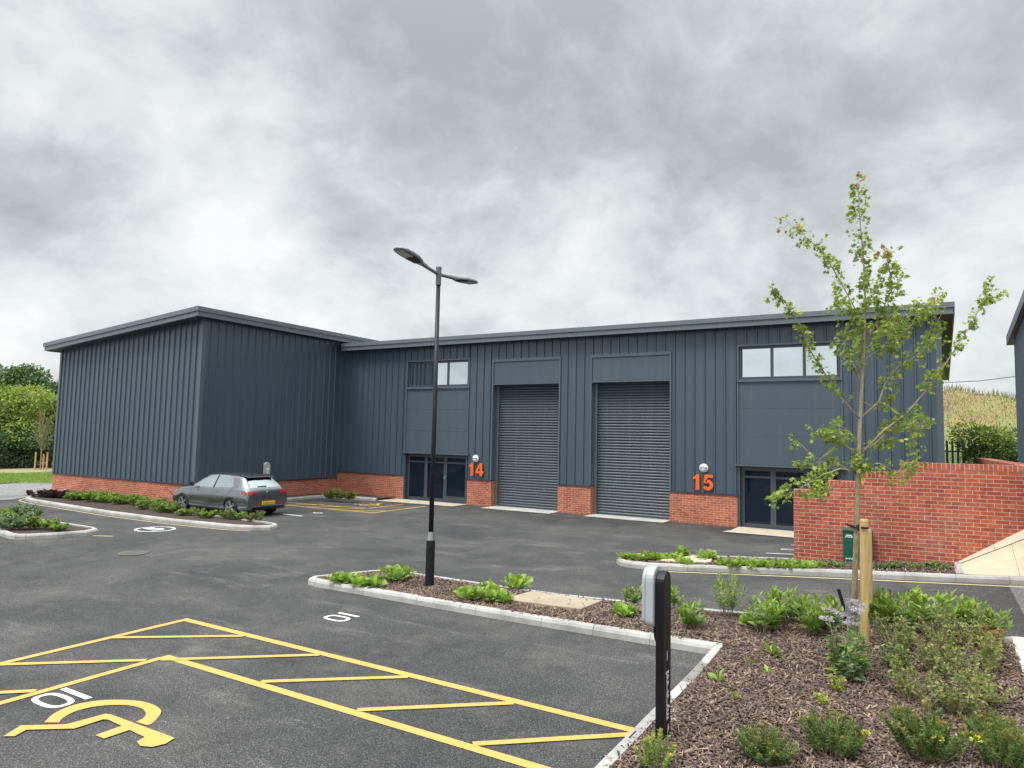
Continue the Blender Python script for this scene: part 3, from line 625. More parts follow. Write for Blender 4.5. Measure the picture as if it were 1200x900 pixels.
# roof slabs
rf = MB()
rf.add([(XW-.0, YF-.43, 6.66), (.94, YF-.43, 6.66), (1.15, YB+.2, 5.72), (XW, YB+.2, 5.72)], [(0, 1, 2, 3)])
rf.add([(-32.45, 15.08, 6.31), (-21.97, 15.08, 7.10), (-21.97, YB+.2, 7.10), (-32.45, YB+.2, 6.31)], [(0, 1, 2, 3)])
roof = rf.build('roof', 'fascia', Bd)
mb = MB()   # fascia and gutter of the long front, two steps
mb.hexa([(XW+.4, YF-.41, 6.345), (.90, YF-.41, 6.345), (.90, YF-.30, 6.345), (XW+.4, YF-.30, 6.345), (XW+.4, YF-.41, 6.51), (.90, YF-.41, 6.51), (.90, YF-.30, 6.51), (XW+.4, YF-.30, 6.51)])
mb.box(XW+.38, .94, YF-.45, YF-.28, 6.515, 6.665)
# right verge
mb.hexa([(.60+.3, YF-.28, 6.345), (.94, YF-.28, 6.345), (1.15, YB+.2, 5.38), (1.11, YB+.2, 5.38), (.90, YF-.28, 6.66), (.94, YF-.28, 6.66), (1.15, YB+.2, 5.72), (1.11, YB+.2, 5.72)])
mb.build('fascia', 'fascia', roof)
mb = MB()
e = .045
mb.box(-22.06, -21.95, 15.10, YB+.2, 6.765, 6.935); mb.box(-22.1, -21.91, 15.06, YB+.2, 6.94, 7.105)
s1 = .0755
def vz(x): return 6.765-s1*(-21.95-x)
mb.hexa([(-32.42, 15.10, vz(-32.42)), (-22.07, 15.10, vz(-22.07)), (-22.07, 15.21, vz(-22.07)), (-32.42, 15.21, vz(-32.42)), (-32.42, 15.10, vz(-32.42)+.17), (-22.07, 15.10, vz(-22.07)+.17), (-22.07, 15.21, vz(-22.07)+.17), (-32.42, 15.21, vz(-32.42)+.17)])
mb.hexa([(-32.48, 15.06, vz(-32.48)+.175), (-22.11, 15.06, vz(-22.11)+.175), (-22.11, 15.23, vz(-22.11)+.175), (-32.48, 15.23, vz(-32.48)+.175), (-32.48, 15.06, vz(-32.48)+.34), (-22.11, 15.06, vz(-22.11)+.34), (-22.11, 15.23, vz(-22.11)+.34), (-32.48, 15.23, vz(-32.48)+.34)])
mb.box(-32.48, -32.36, 15.24, YB+.2, 5.97, 6.30)
mb.build('wing_fascia', 'fascia', roof)
mb = MB()
mb.box(XW+.42, .88, YF-.29, YF+.05, 6.37, 6.385); mb.hexa([(XR+.035, YF-.27, 6.37), (.90, YF-.27, 6.37), (1.11, YB+.2, 5.42), (XR+.035, YB+.2, 5.42), (XR+.035, YF-.27, 6.39), (.90, YF-.27, 6.39), (1.11, YB+.2, 5.44), (XR+.035, YB+.2, 5.44)])
mb.box(XW-.0, -22.07, 15.22, YB, 6.79, 6.81)
mb.hexa([(-32.36, 15.22, vz(-32.36)+.03), (XW-.01, 15.22, vz(XW)+.03), (XW-.01, YW+.05, vz(XW)+.03), (-32.36, YW+.05, vz(-32.36)+.03), (-32.36, 15.22, vz(-32.36)+.05), (XW-.01, 15.22, vz(XW)+.05), (XW-.01, YW+.05, vz(XW)+.05), (-32.36, YW+.05, vz(-32.36)+.05)])
mb.box(-32.36, XL-.01, YW+.06, YB, 6.0, 6.02)
mb.build('soffit', 'soffit', roof)
# windows, infill panels, doors
def tagl(o, label): o['label'] = label; return o
def bars(mb, x0, x1, y0, y1, z0, z1, xm=(), zm=(), fw=.06):
    mb.box(x0, x0+fw, y0, y1, z0, z1); mb.box(x1-fw, x1, y0, y1, z0, z1); mb.box(x0+fw, x1-fw, y0, y1, z0, z0+fw); mb.box(x0+fw, x1-fw, y0, y1, z1-fw, z1)
    for x, wd in xm: mb.box(x-wd/2, x+wd/2, y0+.002, y1-.002, z0+fw, z1-fw)
for x0, x1, lab in ((-18.50, -15.40, 'unit 14'), (-4.93, -1.97, 'unit 15')):
    wn = thing('window', '', 'x'); del wn['label']; del wn['category']; wn.parent = Bd; wn.location = -Bd.location
    # surround flashing
    mb = MB(); bars(mb, x0-.05, x1+.05, YF-.045, YF+.12, 4.63, 5.80, fw=.055); mb.box(x0-.07, x1+.07, YF-.075, YF-.02, 4.60, 4.63); mb.build('window_surround', 'trim', wn, loc=None)
    w3 = (x1-x0-.12)/3
    mb = MB(); xa = [x0+.06+w3, x0+.06+2*w3]
    bars(mb, x0+.006, x1-.006, YF+.03, YF+.10, 4.69, 5.74, [(xa[0], .09), (xa[1], .09)], fw=.075); mb.build('frame', 'frame', wn)
    ed = [x0+.06]+xa+[x1-.06]
    for k in range(3):
        a, b_ = ed[k]+.045, ed[k+1]-.045
        MB().box(a, b_, YF+.055, YF+.07, 4.75, 5.68).build('pane', 'window_glass', wn)
    for z0, z1 in ((1.99, 2.864), (2.869, 3.744), (3.749, 4.60)):
        MB().box(x0-.0, x1+.0, YF-.012, YF+.05, z0, z1).build('infill_panel', 'flat_panel', Bd, bevel=.003)
    MB().box(x0-.05, x0-.005, YF-.045, YF+.02, 1.96, 4.60).build('panel_trim', 'trim', Bd); MB().box(x1+.005, x1+.05, YF-.045, YF+.02, 1.96, 4.60).build('panel_trim', 'trim', Bd)
    mb = MB(); mb.box(x0-.12, x1+.12, YF-.12, YF+.02, 1.935, 1.985); mb.build('door_canopy', 'trim', Bd)
    d = thing('entrance_door', '', 'x'); del d['label']; del d['category']; d.parent = Bd; d.location = -Bd.location
    mb = MB(); ms = [(x0+1.0, .16), (x0+1.98, .16)]
    bars(mb, x0+.03, x1-.03, YF+.12, YF+.20, .03, 1.90, ms, fw=.11)
    for a, b_ in ((x0+.14, x0+.92), (x0+1.08, x0+1.9), (x0+2.06, x1-.14)): mb.box(a, b_, YF+.125, YF+.195, 1.56, 1.63)
    mb.box(x0+2.06, x1-.14, YF+.125, YF+.195, .14, .26); mb.build('frame', 'frame', d)
    for a, b_ in ((x0+.14, x0+.92), (x0+1.08, x0+1.9), (x0+2.06, x1-.14)):
        MB().box(a, b_, YF+.155, YF+.17, .14, 1.79).build('pane', 'door_glass', d)
    mb = MB().box(x0+1.98, x0+2.02, YF+.09, YF+.12, .90, 1.10).box(x0+1.92, x0+2.02, YF+.06, YF+.085, .98, 1.005).box(x0+1.99, x0+2.01, YF+.07, YF+.1, .98, 1.005); mb.build('handle', 'steel', d)
    MB().box(x0-.05, x0+.03, YF-.02, YF+.25, -.05, 1.94).box(x1-.03, x1+.05, YF-.02, YF+.25, -.05, 1.94).box(x0+.03, x1-.03, YF+.10, YF+.25, -.05, .03).box(x0+.03, x1-.03, YF-.0, YF+.22, 1.90, 1.935).build('door_surround', 'frame', Bd)
for x0, x1, lab in ((-14.22, -11.36, 'unit 14'), (-10.05, -7.19, 'unit 15')):
    r = thing('roller_door', '', 'x'); del r['label']; del r['category']; r.parent = Bd; r.location = -Bd.location
    mb = MB(); z = .04; vs = []; yc = YF+.34; p = .1; a, b_ = x0+.10, x1-.06
    while z < 4.68:
        for dz, dy in ((0, .008), (.012, -.014), (.030, -.028), (.060, -.028), (.084, -.010), (.092, .012)): vs += [(a, yc+dy, z+dz), (b_, yc+dy, z+dz)]
        z += p
    mb.add(vs, [(2*i, 2*i+1, 2*i+3, 2*i+2) for i in range(len(vs)//2-1)])
    mb.box(a, b_, yc-.03, yc+.03, .02, .05); mb.build('shutter_curtain', 'shutter', r)
    MB().box(x0-.0, x0+.09, YF+.27, YF+.42, .0, 4.72).build('guide_rail', 'galvanised', r); MB().box(x1-.055, x1, YF+.27, YF+.42, .0, 4.72).build('guide_rail', 'trim', r)
    MB().box(x0, x1, YF-.012, YF+.1, 4.745, 5.59).build('header_panel', 'flat_panel', r, bevel=.006)
    mb = MB(); mb.box(x0-.055, x0, YF-.05, YF+.44, 1.025, 5.59); mb.box(x1, x1+.055, YF-.05, YF+.44, 1.025, 5.59); mb.box(x0-.055, x0-.004, YF+.255, YF+.44, -.05, 1.02); mb.box(x1+.004, x1+.055, YF+.255, YF+.44, -.05, 1.02)
    mb.box(x0-.055, x1+.055, YF-.05, YF+.1, 5.595, 5.70); mb.box(x0, x1, YF-.05, YF+.44, 4.70, 4.742); mb.build('jamb', 'trim', r)
# lamps and unit numbers are hung on the wall: things of their own
def wall_lamp(x, label):
    t = thing('wall_lamp', label, 'wall light', (x, YF-.03, 1.82)); n = 28
    mb = MB(); prof = [(.14, 0), (.14, -.04), (.128, -.052), (.118, -.055)]
    def lathe(mb, prof, n=28, cap=True):
        vs = [(r_*math.cos(2*math.pi*k/n), y_, r_*math.sin(2*math.pi*k/n)) for r_, y_ in prof for k in range(n)]
        fs = [(i*n+k, i*n+(k+1) % n, (i+1)*n+(k+1) % n, (i+1)*n+k) for i in range(len(prof)-1) for k in range(n)]
        if cap: fs.append(tuple(range((len(prof)-1)*n, len(prof)*n)))
        return mb.add(vs, fs)
    me = lathe(mb, prof).build('rim', 'lamp_white'); me.parent = t
    mb = MB(); me = lathe(mb, [(.115, -.056), (.10, -.085), (.06, -.105), (.01, -.112)]).build('diffuser', 'lamp_white', smooth=True); me.parent = t
    me = MB().box(-.1, .1, -.118, -.09, .005, .03).build('eyelid', 'galvanised'); me.parent = t
wall_lamp(-15.02+.07, 'round white bulkhead light between the glass door and the first roller door'); wall_lamp(-6.04, 'round white bulkhead light between the second roller door and the right hand glass door')
def digits(s, xc, zc, label):
    """bold cut-out numerals, 0.5 m tall, 22 mm thick"""
    mb = MB(); wd, x0 = .34, xc-.37
    for ch in s:
        if ch == '1': polys = [[(.07, .40), (.07, .335), (.15, .355), (.15, 0), (.27, 0), (.27, .50), (.18, .50), (.14, .44)]]
        elif ch == '4': polys = [[(.19, 0), (.30, 0), (.30, .105), (.19, .105)], [(0, .105), (.36, .105), (.36, .195), (0, .195)], [(.19, .195), (.30, .195), (.30, .50), (.19, .50)], [(0, .195), (.085, .195), (.19, .355), (.19, .50)]]
        else:
            cx, cz, ro, ri = .165, .165, .17, .068; A = [math.radians(a) for a in range(205, 491, 13)]
            polys = [[(.06, .50), (.06, .405), (.33, .405), (.33, .50)], [(.06, .405), (.03, .235), (.125, .215), (.155, .405)]]
            for a, b_ in zip(A[:-1], A[1:]): polys.append([(cx+ro*math.cos(a)*1.02, cz+ro*math.sin(a)), (cx+ro*math.cos(b_)*1.02, cz+ro*math.sin(b_)), (cx+ri*math.cos(b_), cz+ri*math.sin(b_)), (cx+ri*math.cos(a), cz+ri*math.sin(a))])
        for pl in polys: mb.prism([(x0+x, YF-.06, zc-.25+z) for x, z in pl], (0, -.024, 0))
        x0 += .38
    o = mb.build('unit_number', 'orange', uv=False, loc=(xc, YF-.06, zc-.25)); o['label'] = label; o['category'] = 'number sign'
digits('14', -14.93, 1.40, 'orange number 14 on the grey cladding beside the first roller door'); digits('15', -6.08, 1.36, 'orange number 15 on the grey cladding right of the second roller door')

# neighbouring building on the right
NB = thing('neighbouring_building', 'edge of a second grey metal clad building at the right border', 'building', (6, 19, .8))
mb = MB(); mb.add(*clad((2.12, 21), (2.12, 17.0), .5, (5.35, 5.9), (-1, 0))); mb.add([(2.12, 21, .5), (12, 21, .5), (12, 21, 5.35), (2.12, 21, 5.35)], [(0, 3, 2, 1)]); mb.add([(2.12, 17, .5), (12, 17, .5), (12, 17, 5.9), (2.12, 17, 5.9)], [(0, 1, 2, 3)]); mb.add([(12, 17, .5), (12, 21, .5), (12, 21, 5.35), (12, 17, 5.9)], [(0, 1, 2, 3)])
mb.build('wall', 'cladding', NB)
mb = MB(); z0, z1 = 5.28, 5.95
mb.hexa([(1.98, 21.3, z0), (12.2, 21.3, z0), (12.2, 16.6, z1), (1.98, 16.6, z1), (1.98, 21.3, z0+.24), (12.2, 21.3, z0+.24), (12.2, 16.6, z1+.24), (1.98, 16.6, z1+.24)]); mb.build('roof', 'fascia', NB)

# ------------------------------------------------------------------ brick garden walls on the right
def wallpt(s, off=0): return Vector((-2.26+.9966*s-.082*off, 15.40+.082*s+.9966*off))
GW = thing('brick_wall', 'stepped red brick retaining wall beside the far kerbed bed', 'wall', (*wallpt(0), 0))
mb = MB(); cp = MB()
edges = [0, .65, 1.305, 1.965, 8.5]; tops = [1.735, 1.945, 2.16, 2.365]
for k in range(4):
    s0, s1_ = edges[k], edges[k+1]; tp = tops[k]
    for (m_, za, zb_, o0, o1) in ((mb, -.2, tp-.115, 0, .33), (cp, tp-.115, tp, -.004, .334)):
        a, b_, c, d = wallpt(s0, o0), wallpt(s1_, o0), wallpt(s1_, o1), wallpt(s0, o1)
        if m_ is cp and k: a, d = wallpt(s0+.003, o0), wallpt(s0+.003, o1)
        m_.hexa([(a.x, a.y, za), (b_.x, b_.y, za), (c.x, c.y, za), (d.x, d.y, za), (a.x, a.y, zb_), (b_.x, b_.y, zb_), (c.x, c.y, zb_), (d.x, d.y, zb_)])
mb.build('wall', 'brick_wall_red', GW); cp.build('coping', 'brick_coping', GW)
p1 = EYE+pixdir(1143, 536.5)*((2.36-2.7)/pixdir(1143, 536.5).z); p2 = EYE+pixdir(1200, 546)*((2.36-2.7)/pixdir(1200, 546).z)
d_ = (p2-p1); d_.z = 0; d_.normalize(); n_ = Vector((-d_.y, d_.x, 0))
if n_.x < 0: n_ = -n_
GW2 = thing('brick_wall', 'low brick wall behind the stepped wall in front of the green bush', 'wall', (p1.x, p1.y, .5))
L2 = 14
for nm_, za, zb_, o0, o1, mt in (('wall', .2, 2.25, 0, .33, 'brick'), ('coping', 2.25, 2.36, -.01, .34, 'brick_coping')):
    a, b_, c, d = p1+n_*o0, p1+d_*L2+n_*o0, p1+d_*L2+n_*o1, p1+n_*o1
    MB().hexa([(a.x, a.y, za), (b_.x, b_.y, za), (c.x, c.y, za), (d.x, d.y, za), (a.x, a.y, zb_), (b_.x, b_.y, zb_), (c.x, c.y, zb_), (d.x, d.y, zb_)]).build(nm_, mt, GW2)
# sloping paved bank beside the wall, its edging course
def bankpt(u, v):
    x = .62+u; zk = G(x, 14.22)+.118; zw = G(.62, 15.6)+.13+.66*u
    s = (x+2.26)/.9966; yw = 15.40+.082*s
    y = 14.24+(yw-14.24)*v; return (x, y, zk+(zw-zk)*v)
def patch(name, u0, u1, v0, v1, mname, dz=0, n=12, kind='structure'):
    vs, fs, uv = [], [], []
    for j in range(7):
        for i in range(n+1):
            u, v = u0+(u1-u0)*i/n, v0+(v1-v0)*j/6; p = bankpt(u, v); vs.append((p[0], p[1], p[2]+dz)); uv.append((u*1.15, v*1.55))
    for j in range(6):
        for i in range(n): a = j*(n+1)+i; fs.append((a, a+1, a+n+2, a+n+1))
    me = bpy.data.meshes.new(name); me.from_pydata(vs, [], fs); me.materials.append(M[mname]); ul = me.uv_layers.new(name='UVMap')
    for l in me.loops: ul.data[l.index].uv = uv[l.vertex_index]
    return ob(name, me, kind=kind)
patch('paved_bank', 0, 7, 0, .80, 'paving_buff'); patch('paved_bank_edging', 0, 7, .80, 1.0, 'edging_buff', .012)
mb = MB()
a, b_ = bankpt(-.11, 0), bankpt(-.11, 1); c, d = bankpt(0, 1), bankpt(0, 0)
mb.hexa([(*a[:2], a[2]-.3), (*d[:2], d[2]-.3), (*c[:2], c[2]-.3), (*b_[:2], b_[2]-.3), (a[0], a[1], a[2]+.02), (d[0], d[1], d[2]+.02), (c[0], c[1], c[2]+.02), (b_[0], b_[1], b_[2]+.02)]); mb.build('bank_edge_kerb', 'kerb_concrete', kind='structure')
# paving strip right of the near bed
vs, fs = [], []
for k in range(0, 37): y = -6+k*.462; vs += [(.93, y, G(.93, y)+.10), (5.5, y, G(5.5, y)+.10), (.93, y, G(.93, y)-.1)]
for k in range(36): a = 3*k; fs += [(a, a+1, a+4, a+3), (a, a+3, a+5, a+2)]
MB().add(vs, fs).build('footpath', 'slab_grey', kind='structure')
# green utility cabinet against the wall
gp = wallpt(.93, -.02); gz_ = .30
GC = thing('utility_cabinet', 'small dark green metal cabinet standing against the stepped brick wall', 'cabinet', (gp.x, gp.y-.16, gz_))
L_ = Matrix.Rotation(math.atan2(.082, .9966), 4, 'Z')
o = MB().box(0, .52, -.12, .12, -.06, .68).build('cabinet_body', 'green_metal', bevel=.01); o.parent = GC; GC.rotation_euler = (0, 0, math.atan2(.082, .9966))
o = MB().box(-.01, .53, -.14, .13, .68, .72).build('cabinet_lid', 'green_metal', bevel=.006); o.parent = GC
o = MB().box(.02, .50, -.128, -.121, -.02, .66).build('cabinet_door', 'green_metal', bevel=.003); o.parent = GC
for zz, nn in ((.56, 'warning_mark'), (.14, 'warning_mark')):
    mb = MB()
    for k, (xx, ww) in enumerate(((.05, .022), (.085, .016), (.115, .02), (.15, .03), (.195, .018))):
        mb.add([(xx-.012, -.131, zz), (xx+ww-.012, -.131, zz+.012), (xx+ww-.012, -.131, zz+.03), (xx-.012, -.131, zz+.018)], [(0, 1, 2, 3)])
        mb.add([(xx, -.131, zz+.028), (xx+ww, -.131, zz+.02), (xx+ww, -.131, zz+.032), (xx, -.131, zz+.04)], [(0, 1, 2, 3)])
    o = mb.build(nn, 'white_print'); o.parent = GC
MB().box(.06, .16, -.131, -.128, .60, .62).build('label_plate', 'white_print', uv=False).parent = GC

# ------------------------------------------------------------------ street lamp
LP = Vector((-7.35, 9.76, .08)); SL = thing('street_lamp', 'tall twin head black street lamp standing in the kerbed island', 'street lamp', LP)
def local(mb, nm_, mt, par, **k): o = mb.build(nm_, mt, uv=False, **k); o.parent = par; return o
local(MB().tube([(0, 0, -.1), (0, 0, .78), (0, 0, .80)], [.078, .078, .074], 24), 'base_section', 'pole_black', SL, smooth=False)
local(MB().tube([(0, 0, .80), (0, 0, .93), (0, 0, .94)], [.072, .046, .044], 24, True), 'shoulder', 'galvanised', SL)
local(MB().tube([(0, 0, .94), (0, 0, 2.6), (0, 0, 5.35)], [.043, .041, .038], 20), 'pole', 'pole_black', SL, smooth=True)
local(MB().box(-.03, .03, -.083, -.07, .25, .68), 'access_hatch', 'pole_black', SL, bevel=.004)
local(MB().tube([(0, 0, 5.30), (0, 0, 5.60)], [.05, .05], 20).tube([(0, 0, 5.601), (0, 0, 5.63)], [.055, .05], 20), 'spigot', 'pole_grey', SL)
for sy in (-1, 1):
    up = .16 if sy < 0 else .06
    arm = local(MB().tube([(0, sy*.04, 5.50), (0, sy*.48, 5.50+.44*up)], [.03, .03], 14), 'arm', 'pole_grey', SL)
    # head: lofted flat shell
    mb = MB(); secs = []
    for yy, wd, ht, zz in ((.36, .042, .042, 0), (.50, .055, .055, .0), (.58, .10, .055, .004), (.70, .14, .062, .01), (.88, .155, .058, .012), (1.05, .14, .05, .008), (1.14, .10, .03, .0), (1.18, .04, .01, -.004)):
        z0 = 5.50+yy*up+zz; secs.append([(wd*math.cos(a_)*1.0, sy*yy, z0+ht*max(-.35, math.sin(a_))) for a_ in [2*math.pi*k/20 for k in range(20)]])
    vs = [q for s_i in secs for q in s_i]; n = 20
    fs = [(i*n+k, i*n+(k+1) % n, (i+1)*n+(k+1) % n, (i+1)*n+k) for i in range(len(secs)-1) for k in range(n)]+[tuple(range(n-1, -1, -1)), tuple(range((len(secs)-1)*n, len(secs)*n))]
    if sy < 0: fs = [f[::-1] for f in fs]
    hd = local(mb.add(vs, fs), 'lamp_head', 'lamp_body', SL, smooth=False)
    y0, y1 = (.84, 1.10); z0, z1 = 5.5+y0*up-.020, 5.5+y1*up-.016
    local(MB().hexa([(-.09, sy*y0, z0-.008), (.09, sy*y0, z0-.008), (.075, sy*y1, z1-.008), (-.075, sy*y1, z1-.008), (-.09, sy*y0, z0), (.09, sy*y0, z0), (.075, sy*y1, z1), (-.075, sy*y1, z1)]), 'lens', 'lamp_lens', hd)
    y0, y1 = (.60, .82); z0, z1 = 5.5+y0*up-.024, 5.5+y1*up-.020
    local(MB().hexa([(-.07, sy*y0, z0-.010), (.07, sy*y0, z0-.010), (.10, sy*y1, z1-.008), (-.10, sy*y1, z1-.008), (-.07, sy*y0, z0), (.07, sy*y0, z0), (.10, sy*y1, z1), (-.10, sy*y1, z1)]), 'gear_cover', 'black_plastic', hd)

# ------------------------------------------------------------------ charging posts
def charger(loc, rz, label, text):
    t = thing('charging_post', label, 'charging post', loc); t.rotation_euler = (0, 0, rz)
    H = 1.43; r_ = .10; w2 = .037
    prof = [(-r_, -.15)]+[(r_*math.cos(a_), H-r_+r_*math.sin(a_)) for a_ in [math.pi-math.pi*k/14 for k in range(15)]]+[(r_, -.15)]
    mb = MB().prism([(-w2, y_, z_) for y_, z_ in prof], (2*w2, 0, 0)); local(mb, 'post', 'post_black', t, bevel=.004)
    # charge unit hangs on the -x face
    def rr(hw, zb, zt, rr_):
        pts = []
        for cx, cz, a0 in ((hw-rr_, zt-rr_, 0), (-hw+rr_, zt-rr_, 90), (-hw+rr_*.5, zb+rr_*.5, 180), (hw-rr_*.5, zb+rr_*.5, 270)):
            q = rr_ if cz > (zb+zt)/2 else rr_*.5
            pts += [(cx+q*math.cos(rad(a0+k*15)), cz+q*math.sin(rad(a0+k*15))) for k in range(7)]
        return pts
    p_ = rr(.135, .95, 1.47, .125)
    local(MB().prism([(-w2-.012, y_, z_) for y_, z_ in p_], (-.075, 0, 0)), 'unit_case', 'charger_grey', t, bevel=.01)
    q_ = [(y_*.93, 1.21+(z_-1.21)*.95) for y_, z_ in p_]
    local(MB().prism([(-w2-.088, y_, z_) for y_, z_ in q_], (-.035, 0, 0)), 'unit_cover', 'charger_grey', t, bevel=.012)
    local(MB().prism([(-w2-.124, .05*math.cos(a_), 1.2+.05*math.sin(a_)) for a_ in [2*math.pi*k/20 for k in range(20)]], (-.03, 0, 0)).prism([(-w2-.124, y_, z_) for y_, z_ in ((-.03, 1.19), (.03, 1.19), (.018, 1.0), (-.018, 1.0))], (-.02, 0, 0)), 'socket', 'charger_white' if not text else 'black_plastic', t)
    local(MB().tube([(-w2-.05, .02, .96), (-w2-.05, .02, .88), (-w2-.035, .01, .82), (-w2+.0, 0, .79)], [.013, .013, .013, .013], 10), 'cable', 'black_plastic', t, smooth=True)
    if text:
        me = text_mesh('myenergi', .115, 0, .005); me.materials.clear(); me.materials.append(M['grey_print'])
        o = bpy.data.objects.new('lettering', me); COL.objects.link(o); o.parent = t; o.location = (w2+.0015, .0, .36); o.rotation_euler = Matrix(((0, 0, 1), (0, 1, 0), (-1, 0, 0))).to_euler()
        # text runs bottom to top on the +x face
        o.rotation_euler = (Matrix.Rotation(rad(90), 3, 'Z') @ Matrix.Rotation(rad(90), 3, 'X')).to_euler(); R_ = o.rotation_euler.to_matrix() @ Matrix.Rotation(rad(90), 3, 'Z'); o.rotation_euler = R_.to_euler(); o.scale = (.98, 1, 1)
        mb = MB()
        for k in range(3):
            z_ = .055+k*.013; mb.add([(w2+.0015, .0, z_-.018), (w2+.0015, .012, z_-.022), (w2+.0015, .055, z_+.012), (w2+.0015, .043, z_+.018)], [(0, 1, 2, 3)])
        mb.add([(w2+.0015, .004, .085), (w2+.0015, .014, .078), (w2+.0015, .034, .105), (w2+.0015, .028, .115)], [(0, 1, 2, 3)])
        local(mb, 'emblem', 'grey_print', t)
        local(MB().box(w2-.001, w2+.0015, -.012, .0, .66, .74), 'rating_label', 'grey_print', t)
    return t
charger((-1.99, 6.10, .10), 0, 'black car charging post with grey unit at the corner of the near bed', True)
charger((-21.72, 18.15, .06), math.pi, 'distant car charging post showing above the parked car', False)

# ------------------------------------------------------------------ parked hatchback
from mathutils.bvhtree import BVHTree
def build_car():
    CL = Vector((-19.96, 15.20, 0)); car = thing('parked_car', 'grey five door hatchback parked nose in beside the wing of the building', 'car', CL); car.rotation_euler = (0, 0, math.pi); car.scale = (.94, .94, .93)
    st = [  # x, zb, wsill, wmid, zbelt, wbelt, zedge, wtop, ztop
        (-2.13, .36, .60, .74, .56, .72, .60, .58, .62), (-2.11, .28, .72, .84, .72, .79, .76, .68, .78), (-2.06, .24, .78, .875, .87, .80, .90, .70, .92), (-1.97, .22, .80, .888, .935, .80, .99, .67, 1.01),
        (-1.62, .20, .82, .895, .945, .82, 1.29, .605, 1.35), (-1.48, .20, .82, .897, .945, .825, 1.345, .60, 1.40), (-1.1, .19, .84, .899, .94, .835, 1.38, .60, 1.43), (-.4, .19, .845, .899, .93, .84, 1.395, .605, 1.45), (.1, .19, .845, .898, .92, .84, 1.38, .60, 1.44),
        (.40, .19, .845, .897, .915, .835, 1.28, .62, 1.35), (.75, .19, .84, .895, .91, .82, 1.07, .67, 1.14), (1.02, .19, .83, .893, .905, .80, .955, .70, .985), (1.4, .20, .82, .889, .875, .78, .91, .66, .935), (1.75, .22, .79, .87, .80, .75, .835, .62, .86), (1.98, .24, .74, .83, .68, .70, .71, .56, .73), (2.10, .27, .62, .72, .52, .60, .54, .48, .56), (2.14, .32, .5, .6, .42, .5, .44, .4, .45)]
    vs, fs = [], []
    for x, zb, ws, wm, zbt, wb, ze, wt, zt in st:
        m1 = zb+(zbt-zb)*.30; m2 = zb+(zbt-zb)*.62
        half = [(ws*.6, zb-.01), (ws, zb), (wm*.985, m1), (wm, m2), (wb+(wm-wb)*.5, zbt-.03), (wb, zbt), (wt, ze), (wt*.62, zt-(zt-ze)*.25)]
        ring_ = [(x, y_, z_) for y_, z_ in half]+[(x, 0, zt)]+[(x, -y_, z_) for y_, z_ in half[::-1]]
        vs += ring_
    n = 17
    for i in range(len(st)-1):
        for k in range(n): fs.append((i*n+k, i*n+(k+1) % n, (i+1)*n+(k+1) % n, (i+1)*n+k))
    fs += [tuple(range(n-1, -1, -1)), tuple(range((len(st)-1)*n, len(st)*n))]
    me = bpy.data.meshes.new('body'); me.from_pydata(vs, [], fs); bm = bmesh.new(); bm.from_mesh(me); bmesh.ops.recalc_face_normals(bm, faces=bm.faces)
    cl = bm.edges.layers.float.new('crease_edge')
    for e_ in bm.edges:
        a, b_ = sorted(v.index for v in e_.verts); ka, kb = a % n, b_ % n
        if b_-a == n and ka in (5, 11): e_[cl] = .75
        if b_-a == n and ka in (6, 10): e_[cl] = .35
        if b_-a == n and ka in (1, 15): e_[cl] = .7
        if b_-a == n and ka in (3, 13): e_[cl] = .3
    bm.to_mesh(me); bm.free(); me.materials.append(M['car_paint'])
    o = bpy.data.objects.new('body', me); COL.objects.link(o)
    sm = o.modifiers.new('s', 'SUBSURF'); sm.levels = 3; sm.render_levels = 3
    cuts = []
    for x in (-1.30, 1.30):
        c = MB(); c.tube([(x, -1.2, .30), (x, 1.2, .30)], [.355, .355], 40); co_ = c.build('cut', 'car_black', uv=False); cuts.append(co_)
        bo = o.modifiers.new('b', 'BOOLEAN'); bo.object = co_; bo.operation = 'DIFFERENCE'; bo.solver = 'EXACT'
    dg = bpy.context.evaluated_depsgraph_get(); me2 = bpy.data.meshes.new_from_object(o.evaluated_get(dg))
    o.modifiers.clear(); o.data = me2; me2.materials.clear(); me2.materials.append(M['car_paint'])
    for c in cuts: bpy.data.objects.remove(c)
    me2.polygons.foreach_set('use_smooth', [True]*len(me2.polygons))
    try: me2.set_sharp_from_angle(angle=rad(35))
    except Exception: pass
    bm = bmesh.new(); bm.from_mesh(me2); bvh = BVHTree.FromBMesh(bm); bm.free()
    o.parent = car
    def proj(name, poly, axis, sgn, mt, off=.004, parent=car, step=.05, smooth=True):
        bm = bmesh.new(); bm.faces.new([bm.verts.new((a, b_, 0)) for a, b_ in poly])
        for ax in (0, 1):
            lo, hi = min(p[ax] for p in poly), max(p[ax] for p in poly); c = lo+step
            while c < hi-.005: bmesh.ops.bisect_plane(bm, geom=bm.verts[:]+bm.edges[:]+bm.faces[:], plane_co=(c, c, 0), plane_no=(1, 0, 0) if ax == 0 else (0, 1, 0)); c += step
        for v in bm.verts:
            a, b_ = v.co.x, v.co.y
            if axis == 'y': org, dr = Vector((a, 2*sgn, b_)), Vector((0, -sgn, 0))
            elif axis == 'x': org, dr = Vector((3*sgn, a, b_)), Vector((-sgn, 0, 0))
            else: org, dr = Vector((a, b_, 3)), Vector((0, 0, -1))
            h = bvh.ray_cast(org, dr)
            v.co = h[0]-dr*off*1.0+Vector(h[1])*off*.3 if h[0] else org+dr*2
        bmesh.ops.recalc_face_normals(bm, faces=bm.faces)
        me = bpy.data.meshes.new(name); bm.to_mesh(me); bm.free(); me.materials.append(M[mt]); me.polygons.foreach_set('use_smooth', [smooth]*len(me.polygons))
        q = bpy.data.objects.new(name, me); COL.objects.link(q); q.parent = parent; return q
